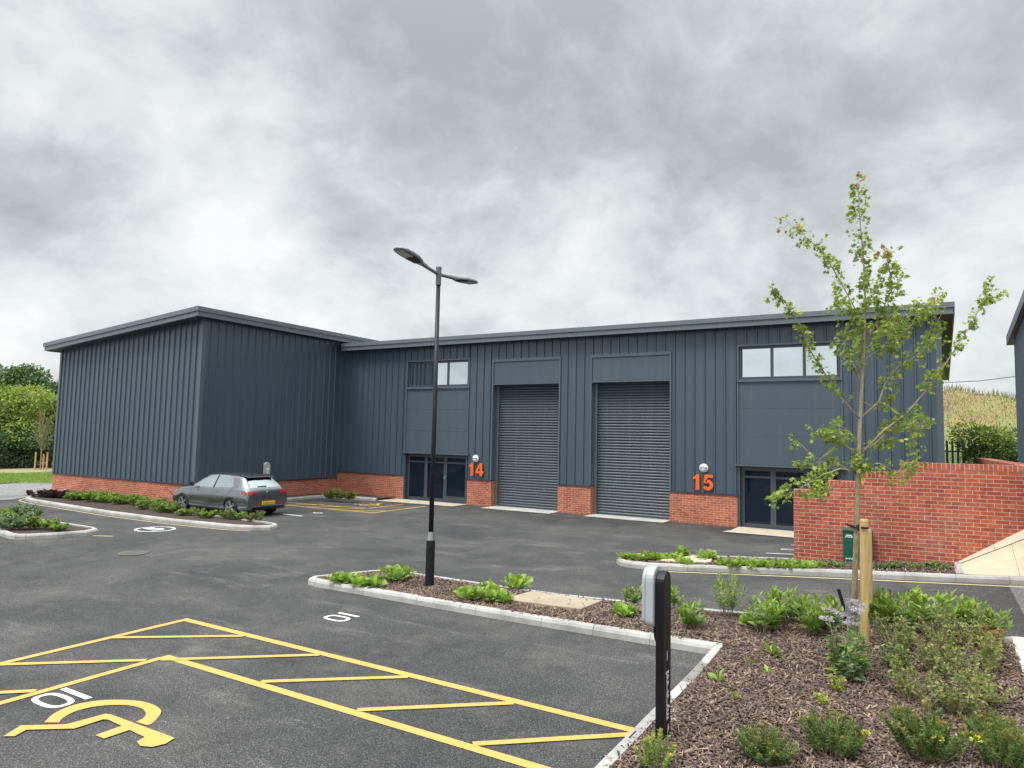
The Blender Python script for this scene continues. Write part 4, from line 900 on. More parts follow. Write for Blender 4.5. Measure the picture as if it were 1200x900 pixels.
    for sg in (-1, 1):
        proj('front_side_window', [(-.30, .945), (.86, .935), (.34, 1.28), (.06, 1.345), (-.30, 1.36)], 'y', sg, 'car_window')
        proj('rear_side_window', [(-1.34, .985), (-.38, .945), (-.38, 1.36), (-.85, 1.35), (-1.14, 1.30)], 'y', sg, 'car_window')
        proj('window_pillar', [(-.375, .945), (-.305, .945), (-.305, 1.36), (-.375, 1.36)], 'y', sg, 'car_black', .005)
        for nm_, pl in (('door_seam', [(-.345, .26), (-.337, .26), (-.337, .96), (-.345, .96)]), ('door_seam', [(.83, .26), (.838, .26), (.855, .93), (.847, .93)]), ('door_seam', [(-.90, .50), (-.892, .50), (-1.35, .97), (-1.36, .97)])):
            proj(nm_, pl, 'y', sg, 'car_black', .003)
        proj('sill_trim', [(-.93, .20), (.93, .20), (.93, .265), (-.93, .265)], 'y', sg, 'car_black', .004)
        for x in (-.62, .42): proj('door_handle', [(x, .80), (x+.2, .80), (x+.2, .83), (x, .83)], 'y', sg, 'car_paint', .022)
        # wrap of rear lamp and headlamp
        proj('rear_lamp', [(.48 if sg > 0 else -.79, .79 if sg > 0 else .765), (.79 if sg > 0 else -.48, .765 if sg > 0 else .79), (.79 if sg > 0 else -.48, .88), (.48 if sg > 0 else -.79, .86 if sg > 0 else .88)], 'x', -1, 'car_red', .008)
        proj('rear_lamp', [(-2.08, .755), (-1.88, .80), (-1.86, .88), (-2.02, .895)], 'y', sg, 'car_red', .006)
        proj('headlight', [(1.72, .66), (2.0, .60), (1.98, .68), (1.62, .78)], 'y', sg, 'galvanised', .006)
        m_ = local(MB().hexa([(.66, sg*.88, .96), (.86, sg*.86, .96), (.84, sg*1.02, .97), (.70, sg*1.04, .97), (.68, sg*.88, 1.08), (.82, sg*.86, 1.07), (.80, sg*1.01, 1.10), (.70, sg*1.03, 1.10)]), 'wing_mirror', 'car_black', car, bevel=.02)
    proj('windscreen', [(-.60, 1.0), (.60, 1.0), (.54, 1.34), (-.54, 1.34)], 'x', 1, 'car_window')
    proj('rear_window', [(-.63, .985), (.63, .985), (.52, 1.285), (-.52, 1.285)], 'x', -1, 'car_window', .006)
    local(MB().hexa([(-1.74, -.53, 1.315), (-1.42, -.56, 1.375), (-1.42, .56, 1.375), (-1.74, .53, 1.315), (-1.74, -.53, 1.34), (-1.42, -.56, 1.408), (-1.42, .56, 1.408), (-1.74, .53, 1.34)]), 'roof_spoiler', 'car_paint', car, bevel=.012)
    local(MB().box(-1.752, -1.735, -.16, .16, 1.322, 1.334), 'brake_light', 'car_red', car)
    proj('rear_wiper', [(-.02, 1.01), (.36, 1.015), (.36, 1.03), (-.02, 1.045)], 'x', -1, 'car_black', .02)
    proj('lower_bumper', [(-.66, .25), (.66, .25), (.62, .36), (-.62, .36)], 'x', -1, 'car_black', .006)
    proj('bumper_trim', [(-.66, .365), (.66, .365), (.66, .39), (-.66, .39)], 'x', -1, 'steel', .012)
    proj('tailgate_seam', [(-.62, .60), (.62, .60), (.62, .607), (-.62, .607)], 'x', -1, 'car_black', .004)
    for sg in (-1, 1): proj('tailgate_seam', [(sg*.50, .60), (sg*.508, .60), (sg*.508, .80), (sg*.50, .80)], 'x', -1, 'car_black', .004); proj('reflector', [(sg*.50-.1, .435), (sg*.50+.1, .435), (sg*.5+.1, .465), (sg*.5-.1, .465)], 'x', -1, 'car_red', .008)
    pl = local(MB().box(-2.158, -2.12, -.26, .26, .415, .53), 'number_plate', 'plate_yellow', car, bevel=.003)
    for k, wd in enumerate((.035, .04, .035, .035, .04, .035, .04)):
        y0 = .21-k*.062-(.03 if k > 3 else 0); mb = MB(); mb.box(-2.160, -2.1585, y0-wd, y0, .44, .45); mb.box(-2.160, -2.1585, y0-.010, y0, .451, .505); mb.box(-2.160, -2.1585, y0-wd, y0-wd+.010, .451, .48+.02*(k % 2))
        local(mb, 'plate_character', 'car_black', pl)
    em = local(MB().tube([(-2.075, 0, .82), (-2.115, 0, .82)], [.055, .055], 24), 'emblem', 'rim', car)
    local(MB().tube([(-2.114, 0, .82), (-2.1165, 0, .82)], [.045, .045], 24), 'emblem_field', 'car_black', em)
    mb = MB()
    for a, b_ in (((-.03, .03), (-.012, -.03)), ((-.012, -.03), (0, .0)), ((0, 0), (.012, -.03)), ((.012, -.03), (.03, .03)), ((-.014, .035), (0, .006)), ((0, .006), (.014, .035))):
        A, Bq = Vector(a), Vector(b_); d = (Bq-A).normalized(); n_ = Vector((-d.y, d.x))*.0035
        mb.add([(-2.1175, p.x, .82+p.y) for p in (A+n_, A-n_, Bq-n_, Bq+n_)], [(0, 1, 2, 3)])
    local(mb, 'emblem_mark', 'rim', em)
    local(MB().tube([(-1.2, 0, 1.415), (-1.32, 0, 1.50)], [.012, .004], 8), 'aerial', 'car_black', car)
    local(MB().box(-1.0, 1.0, -.6, .6, .16, .30), 'underbody', 'car_black', car)
    w0 = None
    for x in (-1.30, 1.30):
        for sg in (-1, 1):
            wh = bpy.data.objects.new('wheel', None); COL.objects.link(wh); wh.parent = car; wh.location = (x, sg*.78, .315); wh.rotation_euler = (0, 0, 0 if sg > 0 else math.pi)
            if w0 is None:
                n = 44; prof = [(.20, -.1), (.29, -.105), (.312, -.09), (.316, -.05), (.316, .05), (.312, .085), (.29, .105), (.235, .10), (.23, .08)]
                vs = [(r_*math.cos(2*math.pi*k/n), y_, r_*math.sin(2*math.pi*k/n)) for r_, y_ in prof for k in range(n)]
                fs = [(i*n+k, i*n+(k+1) % n, (i+1)*n+(k+1) % n, (i+1)*n+k) for i in range(len(prof)-1) for k in range(n)]
                ty = MB().add(vs, fs).build('tyre', 'rubber', uv=False, smooth=True)
                mb = MB(); prof = [(.235, .098), (.225, .09), (.215, .04), (.20, -.09)]
                vs = [(r_*math.cos(2*math.pi*k/n), y_, r_*math.sin(2*math.pi*k/n)) for r_, y_ in prof for k in range(n)]
                mb.add(vs, [(i*n+k, i*n+(k+1) % n, (i+1)*n+(k+1) % n, (i+1)*n+k) for i in range(len(prof)-1) for k in range(n)])
                for s in range(5):
                    for da in (-.17, .17):
                        a0, a1 = 2*math.pi*s/5+da*.5, 2*math.pi*s/5+da
                        c0_, c1_ = Vector((math.cos(a0), 0, math.sin(a0))), Vector((math.cos(a1), 0, math.sin(a1))); t_ = Vector((-math.sin(a1), 0, math.cos(a1)))*.016
                        A, Bq = c0_*.04, c1_*.222
                        mb.hexa([A-t_+Vector((0, .05, 0)), A+t_+Vector((0, .05, 0)), Bq+t_+Vector((0, .06, 0)), Bq-t_+Vector((0, .06, 0)), A-t_+Vector((0, .085, 0)), A+t_+Vector((0, .085, 0)), Bq+t_+Vector((0, .09, 0)), Bq-t_+Vector((0, .09, 0))])
                mb.tube([(0, .05, 0), (0, .092, 0)], [.055, .045], 20); rm = mb.build('rim', 'rim', uv=False)
                dk = MB().tube([(0, -.02, 0), (0, .0, 0)], [.2, .2], 32).build('brake_disc', 'car_black', uv=False)
                for q in (ty, rm, dk): q.parent = wh
                w0 = (ty, rm, dk)
            else:
                for q in w0: c_ = q.copy(); COL.objects.link(c_); c_.parent = wh
build_car()

# ------------------------------------------------------------------ foliage generators
TM = {
 'lance': (np.array([(0, 0, 0), (.45, .5, .10), (.45, -.5, .10), (.5, 0, 0), (1, 0, -.10)]), np.array([(0, 3, 1), (0, 2, 3), (3, 4, 1), (3, 2, 4)])),
 'ovate': (np.array([(0, 0, 0), (.22, .34, .05), (.22, -.34, .05), (.6, .5, .12), (.6, -.5, .12), (.5, 0, .0), (.88, .28, .02), (.88, -.28, .02), (1, 0, -.06)]), np.array([(0, 5, 1), (0, 2, 5), (1, 5, 3), (2, 4, 5), (3, 5, 6), (4, 7, 5), (5, 8, 6), (5, 7, 8)])),
 'maple': (np.array([(0, 0, 0), (.12, .30, .03), (.02, .52, -.04), (.38, .26, .03), (.55, .58, -.06), (.62, .17, .0), (1, 0, -.14), (.62, -.17, .0), (.55, -.58, -.06), (.38, -.26, .03), (.02, -.52, -.04), (.12, -.30, .03)]), np.array([(0, 1, 3), (1, 2, 3), (0, 3, 5), (3, 4, 5), (0, 5, 7), (5, 6, 7), (0, 7, 9), (7, 8, 9), (0, 9, 11), (9, 10, 11)])),
 'tri': (np.array([(0, .0, 0), (.5, .5, .05), (.5, -.5, .05), (1, 0, -.1)]), np.array([(0, 2, 1), (1, 2, 3)])),
}
class LF:
    def __init__(s): s.V = []; s.F = []; s.M = []; s.n = 0
    def leaves(s, P, D, L, Wd, kind='lance', mi=0, up=None, roll=.4):
        P = np.asarray(P, float); D = np.asarray(D, float); n = len(P)
        if n == 0: return
        D = D/np.linalg.norm(D, axis=1)[:, None]; upv = np.tile(np.array([0, 0, 1.]), (n, 1)) if up is None else up
        upv = upv+RNG.normal(0, roll, (n, 3)); Sd = np.cross(upv, D); Sd /= np.linalg.norm(Sd, axis=1)[:, None]+1e-9; U = np.cross(D, Sd)
        L = np.broadcast_to(L, n); Wd = np.broadcast_to(Wd, n); t, f = TM[kind]
        V = P[:, None]+D[:, None]*(t[None, :, 0, None]*L[:, None, None])+Sd[:, None]*(t[None, :, 1, None]*Wd[:, None, None])+U[:, None]*(t[None, :, 2, None]*L[:, None, None])
        k = len(t); F = np.arange(n)[:, None, None]*k+f[None]+s.n
        s.V.append(V.reshape(-1, 3)); s.F.append(F.reshape(-1, 3)); s.M += [mi]*(n*len(f)); s.n += n*k
    def twig(s, pts, r0, r1, mi=1, n=5):
        pts = np.asarray(pts, float); m = len(pts)
        if m < 2: return
        rs = np.linspace(r0, r1, m); V = []
        for i, p in enumerate(pts):
            d = pts[min(i+1, m-1)]-pts[max(i-1, 0)]; d = d/(np.linalg.norm(d)+1e-9); a = np.cross(d, [.3, .8, .1]); a /= np.linalg.norm(a)+1e-9; b_ = np.cross(d, a)
            for k in range(n): th = 2*np.pi*k/n; V.append(p+(a*np.cos(th)+b_*np.sin(th))*rs[i])
        F = []
        for i in range(m-1):
            for k in range(n): a, b_, c, d = i*n+k, i*n+(k+1) % n, (i+1)*n+(k+1) % n, (i+1)*n+k; F += [(a, b_, c), (a, c, d)]
        s.V.append(np.array(V)); s.F.append(np.array(F)+s.n); s.M += [mi]*len(F); s.n += len(V)
    def mesh(s, name, ms): return npmesh(name, np.concatenate(s.V), np.concatenate(s.F), ms, s.M)
def rnd(a, b_, n=None): return RNG.uniform(a, b_, n)
def sph(n, el0=-.3, el1=1.):
    th = rnd(0, 2*np.pi, n); z = rnd(el0, el1, n); r = np.sqrt(1-np.minimum(z*z, .999)); return np.stack([r*np.cos(th), r*np.sin(th), z], 1)
def sp_clump(k, mats=('leaf_bright', 'leaf_mid'), R=.20, cnt=7, Ls=.13):
    f = LF()
    for c in range(cnt):
        a, r_ = rnd(0, 6.28), R*math.sqrt(rnd(0, 1)); cx, cy_ = r_*math.cos(a)*1.25, r_*math.sin(a)
        n = int(rnd(9, 15)); th = np.arange(n)*2.4+rnd(0, 6); el = np.linspace(1.25, .25, n)+rnd(-.15, .15, n)
        D = np.stack([np.cos(th)*np.cos(el), np.sin(th)*np.cos(el), np.sin(el)], 1); L = Ls*rnd(.7, 1.25, n)
        P = np.array([cx, cy_, .0])+D*rnd(.02, .07, n)[:, None]+[0, 0, .02]
        f.leaves(P, D, L, L*rnd(.62, .8, n), 'ovate', 0 if rnd(0, 1) < .75 else 1, roll=.25)
    for c in range(3):
        a = rnd(0, 6.28); d = np.array([math.cos(a)*R*.8, math.sin(a)*R*.8, .03]); D = sph(5, -.1, .5); f.leaves(np.tile(d, (5, 1)), D, Ls*.6, Ls*.3, 'ovate', 2, roll=.6)
    return f.mesh('leafy_clump', list(mats)+['leaf_dusty'])
def sp_whorl(k, mats=('leaf_mid', 'leaf_bright', 'trunk_bark'), H=.29, R=.165, st=15):
    f = LF()
    for c in range(st):
        a = rnd(0, 6.28); r_ = R*math.sqrt(rnd(0, 1)); h = H*rnd(.6, 1.1); b0 = np.array([r_*.4*math.cos(a), r_*.4*math.sin(a), 0]); b1 = np.array([r_*1.2*math.cos(a), r_*1.2*math.sin(a), h])
        ts = np.linspace(0, 1, 4); pts = [b0+(b1-b0)*t+np.array([0, 0, .02*math.sin(3*t)]) for t in ts]; f.twig(pts, .004, .003, 2)
        n = int(22); t = np.sort(rnd(.25, 1, n)); th = np.arange(n)*2.4; el = .35+.85*t**3+rnd(-.15, .15, n)
        D = np.stack([np.cos(th)*np.cos(el), np.sin(th)*np.cos(el), np.sin(el)], 1); P = b0+(b1-b0)*t[:, None]
        L = rnd(.065, .10, n); top = t > .72
        f.leaves(P[~top], D[~top], L[~top], L[~top]*.36, 'lance', 0, roll=.3); f.leaves(P[top], D[top], L[top], L[top]*.36, 'lance', 1, roll=.3)
    return f.mesh('leafy_shrub', list(mats))
def sp_spiky(k, mats=('leaf_dark', 'leaf_tip_red', 'trunk_bark', 'leaf_yellow'), H=.21, R=.19, st=52, flower=False, tip=.45):
    f = LF()
    for c in range(st):
        a = rnd(0, 6.28); q = math.sqrt(rnd(0, 1)); h = H*rnd(.75, 1.1)*(1.05-.42*q*q); b0 = np.array([R*.35*q*math.cos(a), R*.35*q*math.sin(a), 0]); b1 = np.array([R*q*math.cos(a), R*q*math.sin(a), h])
        f.twig([b0, b1], .003, .002, 2); n = 80; t = np.sort(rnd(.3, 1, n)); th = np.arange(n)*2.4; el = .1+.9*t**2+rnd(-.3, .3, n)
        D = np.stack([np.cos(th)*np.cos(el), np.sin(th)*np.cos(el), np.sin(el)], 1); P = b0+(b1-b0)*t[:, None]; L = rnd(.022, .036, n)*(1.1-.35*t); tp = t > 1-.10*rnd(.2, 1.6, n)
        tp &= rnd(0, 1) < tip*1.3
        f.leaves(P[~tp], D[~tp], L[~tp], L[~tp]*.28, 'lance', 0, roll=.5); f.leaves(P[tp], D[tp], L[tp], L[tp]*.28, 'lance', 1, roll=.5)
        if flower and c < 2: n = 26; Dq = sph(n, 0, 1); f.leaves(b1+Dq*.012, Dq, .014, .012, 'tri', 3)
    return f.mesh('bushy_shrub', list(mats))
def sp_twiggy(k, mats=('leaf_dusty', 'leaf_dark', 'trunk_bark'), H=.27, R=.20, st=15, L0=.022, den=40, mixp=.25):
    f = LF()
    for c in range(st):
        a = rnd(0, 6.28); q = math.sqrt(rnd(0, 1)); h = H*rnd(.45, 1.1); b0 = np.array([R*.25*q*math.cos(a), R*.25*q*math.sin(a), 0]); b1 = np.array([R*q*math.cos(a), R*q*math.sin(a), h]); mid = (b0+b1)/2+RNG.normal(0, .02, 3)
        f.twig([b0, mid, b1], .0028, .0012, 2)
        for s_ in range(4):
            t = rnd(.3, .95); p = b0+(b1-b0)*t; d = sph(1, -.1, .9)[0]; e_ = p+d*rnd(.04, .11); f.twig([p, e_], .0014, .0008, 2, 3)
            n = den//6; P = p+(e_-p)*rnd(.2, 1, n)[:, None]; D = sph(n, -.3, 1); L = L0*rnd(.7, 1.4, n); f.leaves(P, D, L, L*.55, 'lance', 0 if rnd(0, 1) > mixp else 1, roll=.6)
        n = den; t = rnd(.25, 1, n); P = b0+(b1-b0)*t[:, None]; D = sph(n, -.2, 1); L = L0*rnd(.7, 1.4, n); mk = rnd(0, 1, n) < mixp
        f.leaves(P[~mk], D[~mk], L[~mk], L[~mk]*.5, 'lance', 0, roll=.6); f.leaves(P[mk], D[mk], L[mk], L[mk]*.5, 'lance', 1, roll=.6)
    return f.mesh('twiggy_shrub', list(mats))
def sp_seedling(k, mats=('leaf_bright', 'leaf_mid')):
    f = LF(); n = 9; th = np.arange(n)*2.4; el = np.linspace(1.1, .2, n); D = np.stack([np.cos(th)*np.cos(el), np.sin(th)*np.cos(el), np.sin(el)], 1); L = rnd(.05, .10, n)
    f.leaves(D*.01, D, L, L*.42, 'ovate', 0); return f.mesh('seedling', list(mats))
ORD = ['first', 'second', 'third', 'fourth', 'fifth', 'sixth', 'seventh', 'eighth', 'ninth', 'tenth', 'eleventh', 'twelfth', 'thirteenth']
def variants(fn, k=3, **kw): return [fn(i, **kw) for i in range(k)]
SP = {
 'clump': variants(sp_clump), 'clump_small': variants(sp_clump, R=.10, cnt=4, Ls=.10), 'whorl': variants(sp_whorl), 'whorl_tall': variants(sp_whorl, 2, H=.62, R=.24, st=15),
 'spiky': variants(sp_spiky), 'spiky_flower': variants(sp_spiky, 2, flower=True), 'spiky_bright': variants(sp_spiky, 2, mats=('leaf_bright', 'leaf_yellow', 'trunk_bark', 'leaf_yellow'), H=.22, R=.12, st=12),
 'twiggy': variants(sp_twiggy), 'twiggy_dark': variants(sp_twiggy, 2, mats=('leaf_dark', 'leaf_mid', 'trunk_bark'), H=.26, R=.15, L0=.03), 'twiggy_green': variants(sp_twiggy, 3, mats=('leaf_dusty', 'leaf_bright', 'trunk_bark'), H=.30, R=.20, L0=.026, st=10),
 'orange': variants(sp_twiggy, 1, mats=('leaf_orange', 'leaf_orange', 'trunk_bark'), H=.18, R=.13, L0=.032), 'seedling': variants(sp_seedling), 'yellowish': variants(sp_twiggy, 2, mats=('leaf_yellow', 'leaf_bright', 'trunk_bark'), H=.14, R=.08, st=6, mixp=.6),
 'purple': variants(sp_clump, mats=('leaf_purple', 'leaf_purple'), R=.34, cnt=14, Ls=.14), 'grey': variants(sp_twiggy, 2, mats=('leaf_grey', 'leaf_grey', 'trunk_bark'), H=.45, R=.55, st=34, L0=.07, den=60), 'green_mound': variants(sp_twiggy, 3, mats=('leaf_bright', 'leaf_mid', 'trunk_bark'), H=.36, R=.38, st=28, L0=.065, den=60, mixp=.4),
 'dusty_mound': variants(sp_twiggy, 3, mats=('leaf_dusty', 'leaf_dark', 'trunk_bark'), H=.40, R=.36, st=24, L0=.05, den=50, mixp=.4), 'low_grass': variants(sp_twiggy, 2, mats=('leaf_dark', 'leaf_mid', 'trunk_bark'), H=.12, R=.32, st=22, L0=.05, den=30),
}
_cnt = [0]
NAMES = {'clump': 'leafy_plant', 'clump_small': 'leafy_plant', 'whorl': 'leafy_shrub', 'whorl_tall': 'leafy_shrub', 'spiky': 'bushy_shrub', 'spiky_flower': 'bushy_shrub', 'spiky_bright': 'bushy_shrub', 'twiggy': 'twiggy_shrub', 'twiggy_dark': 'twiggy_shrub', 'twiggy_green': 'twiggy_shrub', 'orange': 'dried_plant', 'seedling': 'seedling', 'yellowish': 'seedling', 'purple': 'purple_plant', 'grey': 'grey_shrub', 'green_mound': 'green_shrub', 'dusty_mound': 'twiggy_shrub', 'low_grass': 'low_plant'}
def plant(sp, px, py, sc, label, group=None, dz=.085, sz=None):
    _cnt[0] += 1; me = SP[sp][_cnt[0] % len(SP[sp])]; p = at(px, py, dz)
    o = ob(NAMES[sp], me, loc=p, label=label, category='plant'); o.rotation_euler = (0, 0, random.uniform(0, 6.28)); j_ = random.uniform(.86, 1.16); o.scale = (sc*j_, sc*j_*random.uniform(.9, 1.1), sc*random.uniform(.82, 1.15))
    if group: o['group'] = group
    return o
gI = 'leafy plants in the kerbed island'; gM = 'plants in the near bark bed'; gF = 'low plants in the far kerbed bed'; gW = 'plants in the bed along the wing'; gS = 'plants in the small kerbed bed at left'
for a in (('clump', 404, 683, 1.1, 'bright green leafy plant at the left tip of the kerbed island'), ('clump', 434, 687, 1.05, 'bright green leafy plant second from the left tip of the island'), ('clump_small', 468, 681, 1.5, 'small leafy plant just left of the lamp post base'),
          ('clump', 552, 702, 1.05, 'leafy plant right of the lamp post, leftmost of that patch'), ('clump', 580, 707, 1.15, 'broad leafy plant nearest the front kerb between lamp post and slab'), ('clump_small', 603, 691, 1.5, 'single leafy plant at the back kerb just left of the concrete slab'), ('clump', 575, 694, .9, 'leafy plant behind the broad one between lamp post and slab'),
          ('clump', 729, 722, .85, 'yellowish leafy plant just left of the charging post'), ('whorl', 741, 708, .8, 'upright brownish green plant behind the charging post unit')): plant(*a, group=gI)
for a in (('whorl', 790, 712, 1.08, 'upright green plant just right of the charging post at the back kerb'), ('whorl', 815, 738, 1.20, 'narrow leaved shrub in bark right of the charging post'), ('whorl_tall', 853, 724, 1.04, 'tallest leafy shrub of the back row, left of the bushes by the tree'), ('clump_small', 872, 733, 1.00, 'yellowing low plant beside the tallest leafy shrub'),
          ('whorl', 892, 743, 1.26, 'green shrub in front of the back row left of the tree'), ('whorl', 913, 731, 1.32, 'upright green shrub at the back kerb, fourth left from the tree trunk'), ('whorl', 932, 728, 0.96, 'small upright shrub between two taller ones left of the tree'), ('whorl', 949, 745, 1.26, 'narrow leaved shrub nearest the viewer just left of the tree'), ('whorl', 969, 738, 1.44, 'dense green shrub directly left of the tree trunk'),
          ('whorl', 1032, 736, 1.32, 'green shrub directly right of the wooden stake'), ('whorl', 1048, 738, 1.20, 'green shrub second to the right of the wooden stake'), ('whorl', 1083, 739, 1.62, 'tall bright shrub midway between the stake and the bed corner'), ('whorl', 1122, 737, 1.38, 'green shrub third from the right end of the back row'), ('whorl', 1144, 741, 1.32, 'green shrub behind the orange dried plant'), ('whorl', 1164, 746, 1.08, 'small green shrub at the far right end of the back row'),
          ('twiggy', 1055, 766, 1.74, 'twiggy reddish shrub right of the flowering plant'), ('twiggy_dark', 1050, 786, 1.22, 'dark green small shrub below the reddish twiggy one'), ('twiggy', 1103, 755, 1.67, 'pale twiggy shrub below the tall bright shrub'), ('twiggy_green', 1110, 775, 1.33, 'loose yellow green shrub in the middle of the twiggy patch'), ('twiggy', 1108, 792, 1.60, 'grey green twiggy shrub at the centre of the twiggy patch'),
          ('twiggy', 1135, 757, 1.53, 'brownish twiggy shrub left of the orange dried plant'), ('orange', 1157, 760, 1.37, 'orange dried plant near the right corner of the bed'), ('twiggy_green', 1153, 790, 1.53, 'loose green shrub below the orange dried plant'), ('twiggy_green', 1166, 778, 1.06, 'thin yellow green shrub by the pale footpath edge'), ('twiggy_green', 1143, 815, 1.33, 'upright leggy green shrub at the right of the bed'),
          ('twiggy', 1070, 822, 1.60, 'low dusty twiggy shrub above the front bushes'), ('twiggy', 1121, 838, 1.53, 'dusty twiggy shrub just behind the yellow flowered bush'), ('twiggy_green', 1158, 828, 1.19, 'pale leggy shrub above the right front bush'), ('yellowish', 985, 812, 1.26, 'flat yellow green sprig below the flowering plant'), ('yellowish', 963, 829, 0.99, 'small lime green sprig behind the front centre bush'),
          ('spiky', 897, 893, 1.49, 'dense dark bush with reddish tips, leftmost of the front row'), ('spiky_flower', 975, 886, 1.61, 'dense dark bush, second of the front row, with a yellow flower at its foot'), ('spiky_flower', 1086, 890, 1.71, 'largest dense bush of the front row with a yellow flower'), ('spiky', 1163, 872, 1.42, 'dense bush at the right edge above another one'), ('spiky', 1176, 902, 1.42, 'dense bush at the bottom right corner'),
          ('spiky_bright', 768, 908, 1.32, 'bright green bush at the foot of the black charging post'), ('seedling', 842, 800, 1.56, 'bright single seedling by the corner of the parking kerb'), ('seedling', 907, 768, 1.80, 'grey green seedling in open bark in mid bed'), ('seedling', 880, 778, 0.96, 'tiny seedling left of the grey green one'), ('yellowish', 862, 822, 0.54, 'tiny yellow seedling in open bark below the bright one'), ('seedling', 899, 791, 1.08, 'tiny green seedling in the middle of the open bark')):
    plant(*a, group=gM)
# flowering plant with lilac heads
def flowering(px, py):
    p = at(px, py, .085); t = thing('flowering_plant', 'leafy plant with faded lilac flower heads in front of the stake', 'plant', p, gM); f = LF()
    for c in range(20):
        a = rnd(0, 6.28); q = math.sqrt(rnd(0, 1)); h = rnd(.18, .50); b0 = np.array([.06*q*math.cos(a), .06*q*math.sin(a), 0]); b1 = np.array([.2*q*math.cos(a), .2*q*math.sin(a), h])
        f.twig([b0, b1], .005, .003, 2); n = 26; tt = rnd(.1, 1, n); th = rnd(0, 6.28, n); el = rnd(-.2, .9, n); D = np.stack([np.cos(th)*np.cos(el), np.sin(th)*np.cos(el), np.sin(el)], 1); L = (.12-.07*tt)*rnd(.8, 1.3, n)
        f.leaves(b0+(b1-b0)*tt[:, None], D, L, L*.38, 'lance', int(c % 3 == 0), roll=.4)
    t.scale = (1.35, 1.35, 1.3); ob('foliage', f.mesh('foliage', ['leaf_mid', 'leaf_grey', 'trunk_bark']), t)
    for k in range(9):
        f = LF(); a = rnd(0, 6.28); r_ = rnd(.02, .22); h = rnd(.46, .66); tip = np.array([r_*math.cos(a), r_*math.sin(a), h]); f.twig([np.array([tip[0]*.3, tip[1]*.3, .15]), tip], .003, .002, 1)
        n = 130; th = rnd(0, 6.28, n); rr_ = .055*np.sqrt(rnd(0, 1, n)); P = tip+np.stack([rr_*np.cos(th), rr_*np.sin(th), rnd(-.012, .02, n)], 1); f.leaves(P, sph(n, -.1, 1), .014, .012, 'tri', 0)
        ob('flower_head', f.mesh('flower_head', ['petal_lilac', 'leaf_grey']), t)
flowering(994, 797)
o = plant('grey', 1067, 741, .42, 'silvery feathery shrub tucked between green shrubs right of the stake', gM)
# far kerbed bed
for k, (px, py) in enumerate(((737, 656), (749, 657), (760, 656), (771, 658), (783, 656), (792, 657))): plant('clump', px, py, .85, ('leafy plant at the rounded left tip of the far kerbed bed' if k == 0 else ORD[k]+' leafy plant from the rounded tip of the far bed towards the slab'), gF)
plant('clump_small', 804, 654, 1.5, 'small leafy plant behind the pale slab in the far bed, left one', gF); plant('clump_small', 828, 657, 1.5, 'small leafy plant behind the pale slab in the far bed, right one', gF); plant('clump_small', 805, 662, 1.1, 'small leafy plant in front of the pale slab in the far bed', gF)
for k in range(11): plant('clump', 851+k*10.3, 663.5+k*.25+(k % 2)*1.5, .8, ORD[k]+' leafy plant right of the pale slab in the far bed', gF)
for k, px in enumerate((980, 1035, 1053, 1072, 1090, 1104)): plant('low_grass', px, 665+2*(k % 2), .62, 'low grassy plant just left of the green cabinet' if k == 0 else ORD[k-1]+' low grassy plant under the wall right of the stake', gF)
# bed along the wing
for k in range(6): plant('purple', 49+k*8.5, 581.5+k*.5, 1.1 if k != 5 else .9, ORD[k]+' dark purple plant from the left end of the wing bed', gW)
for k, (px, py) in enumerate(((90, 586), (98, 585), (106, 588), (114, 587), (122, 589), (131, 588), (139, 591), (147, 590))): plant('green_mound', px, py, .9, ORD[k]+' bright green plant right of the purple ones by the brick base', gW)
for k, (px, py) in enumerate(((158, 593), (167, 597), (176, 595), (185, 599), (194, 600), (203, 601), (166, 592), (187, 594))): plant('dusty_mound' if k % 2 else 'green_mound', px, py, .8, ORD[7-k]+' dull green plant left of the parked car, counted from the car', gW)
for k, (px, py) in enumerate(((213, 604), (223, 604), (233, 606), (244, 607), (262, 608), (270, 609), (280, 609), (292, 611), (303, 611))): plant('dusty_mound' if k % 3 else 'green_mound', px, py, .62, ORD[k]+' low shrub below the parked car, counted from its nose', gW)
for k, (px, py) in enumerate(((387, 585), (398, 586), (411, 586))): plant('dusty_mound', px, py, 1.1-.1*k, ['leftmost', 'middle', 'rightmost'][k]+' of three shrubs at the brick corner left of unit 14', 'shrubs at the inner brick corner')
for a in (('green_mound', 5, 616, 1.0, 'green shrub at the left border in the small kerbed bed'), ('grey', 22, 611, .85, 'grey green shrub at the back of the small kerbed bed'), ('grey', 36, 609, .7, 'pale grey leafed shrub behind the others in the small bed'), ('grey', 14, 621, .75, 'grey green shrub near the front kerb of the small bed'), ('green_mound', 40, 620, .85, 'mid green shrub in the middle of the small kerbed bed'), ('green_mound', 58, 621, .75, 'bright low shrub second from the right end of the small bed'), ('green_mound', 71, 622, .7, 'bright low shrub at the right end of the small bed'), ('grey', -20, 618, .9, 'grey shrub at the very edge of the small kerbed bed')): plant(*a, group=gS)
# bare patch mulch tones for the distant beds come from the soil sheet

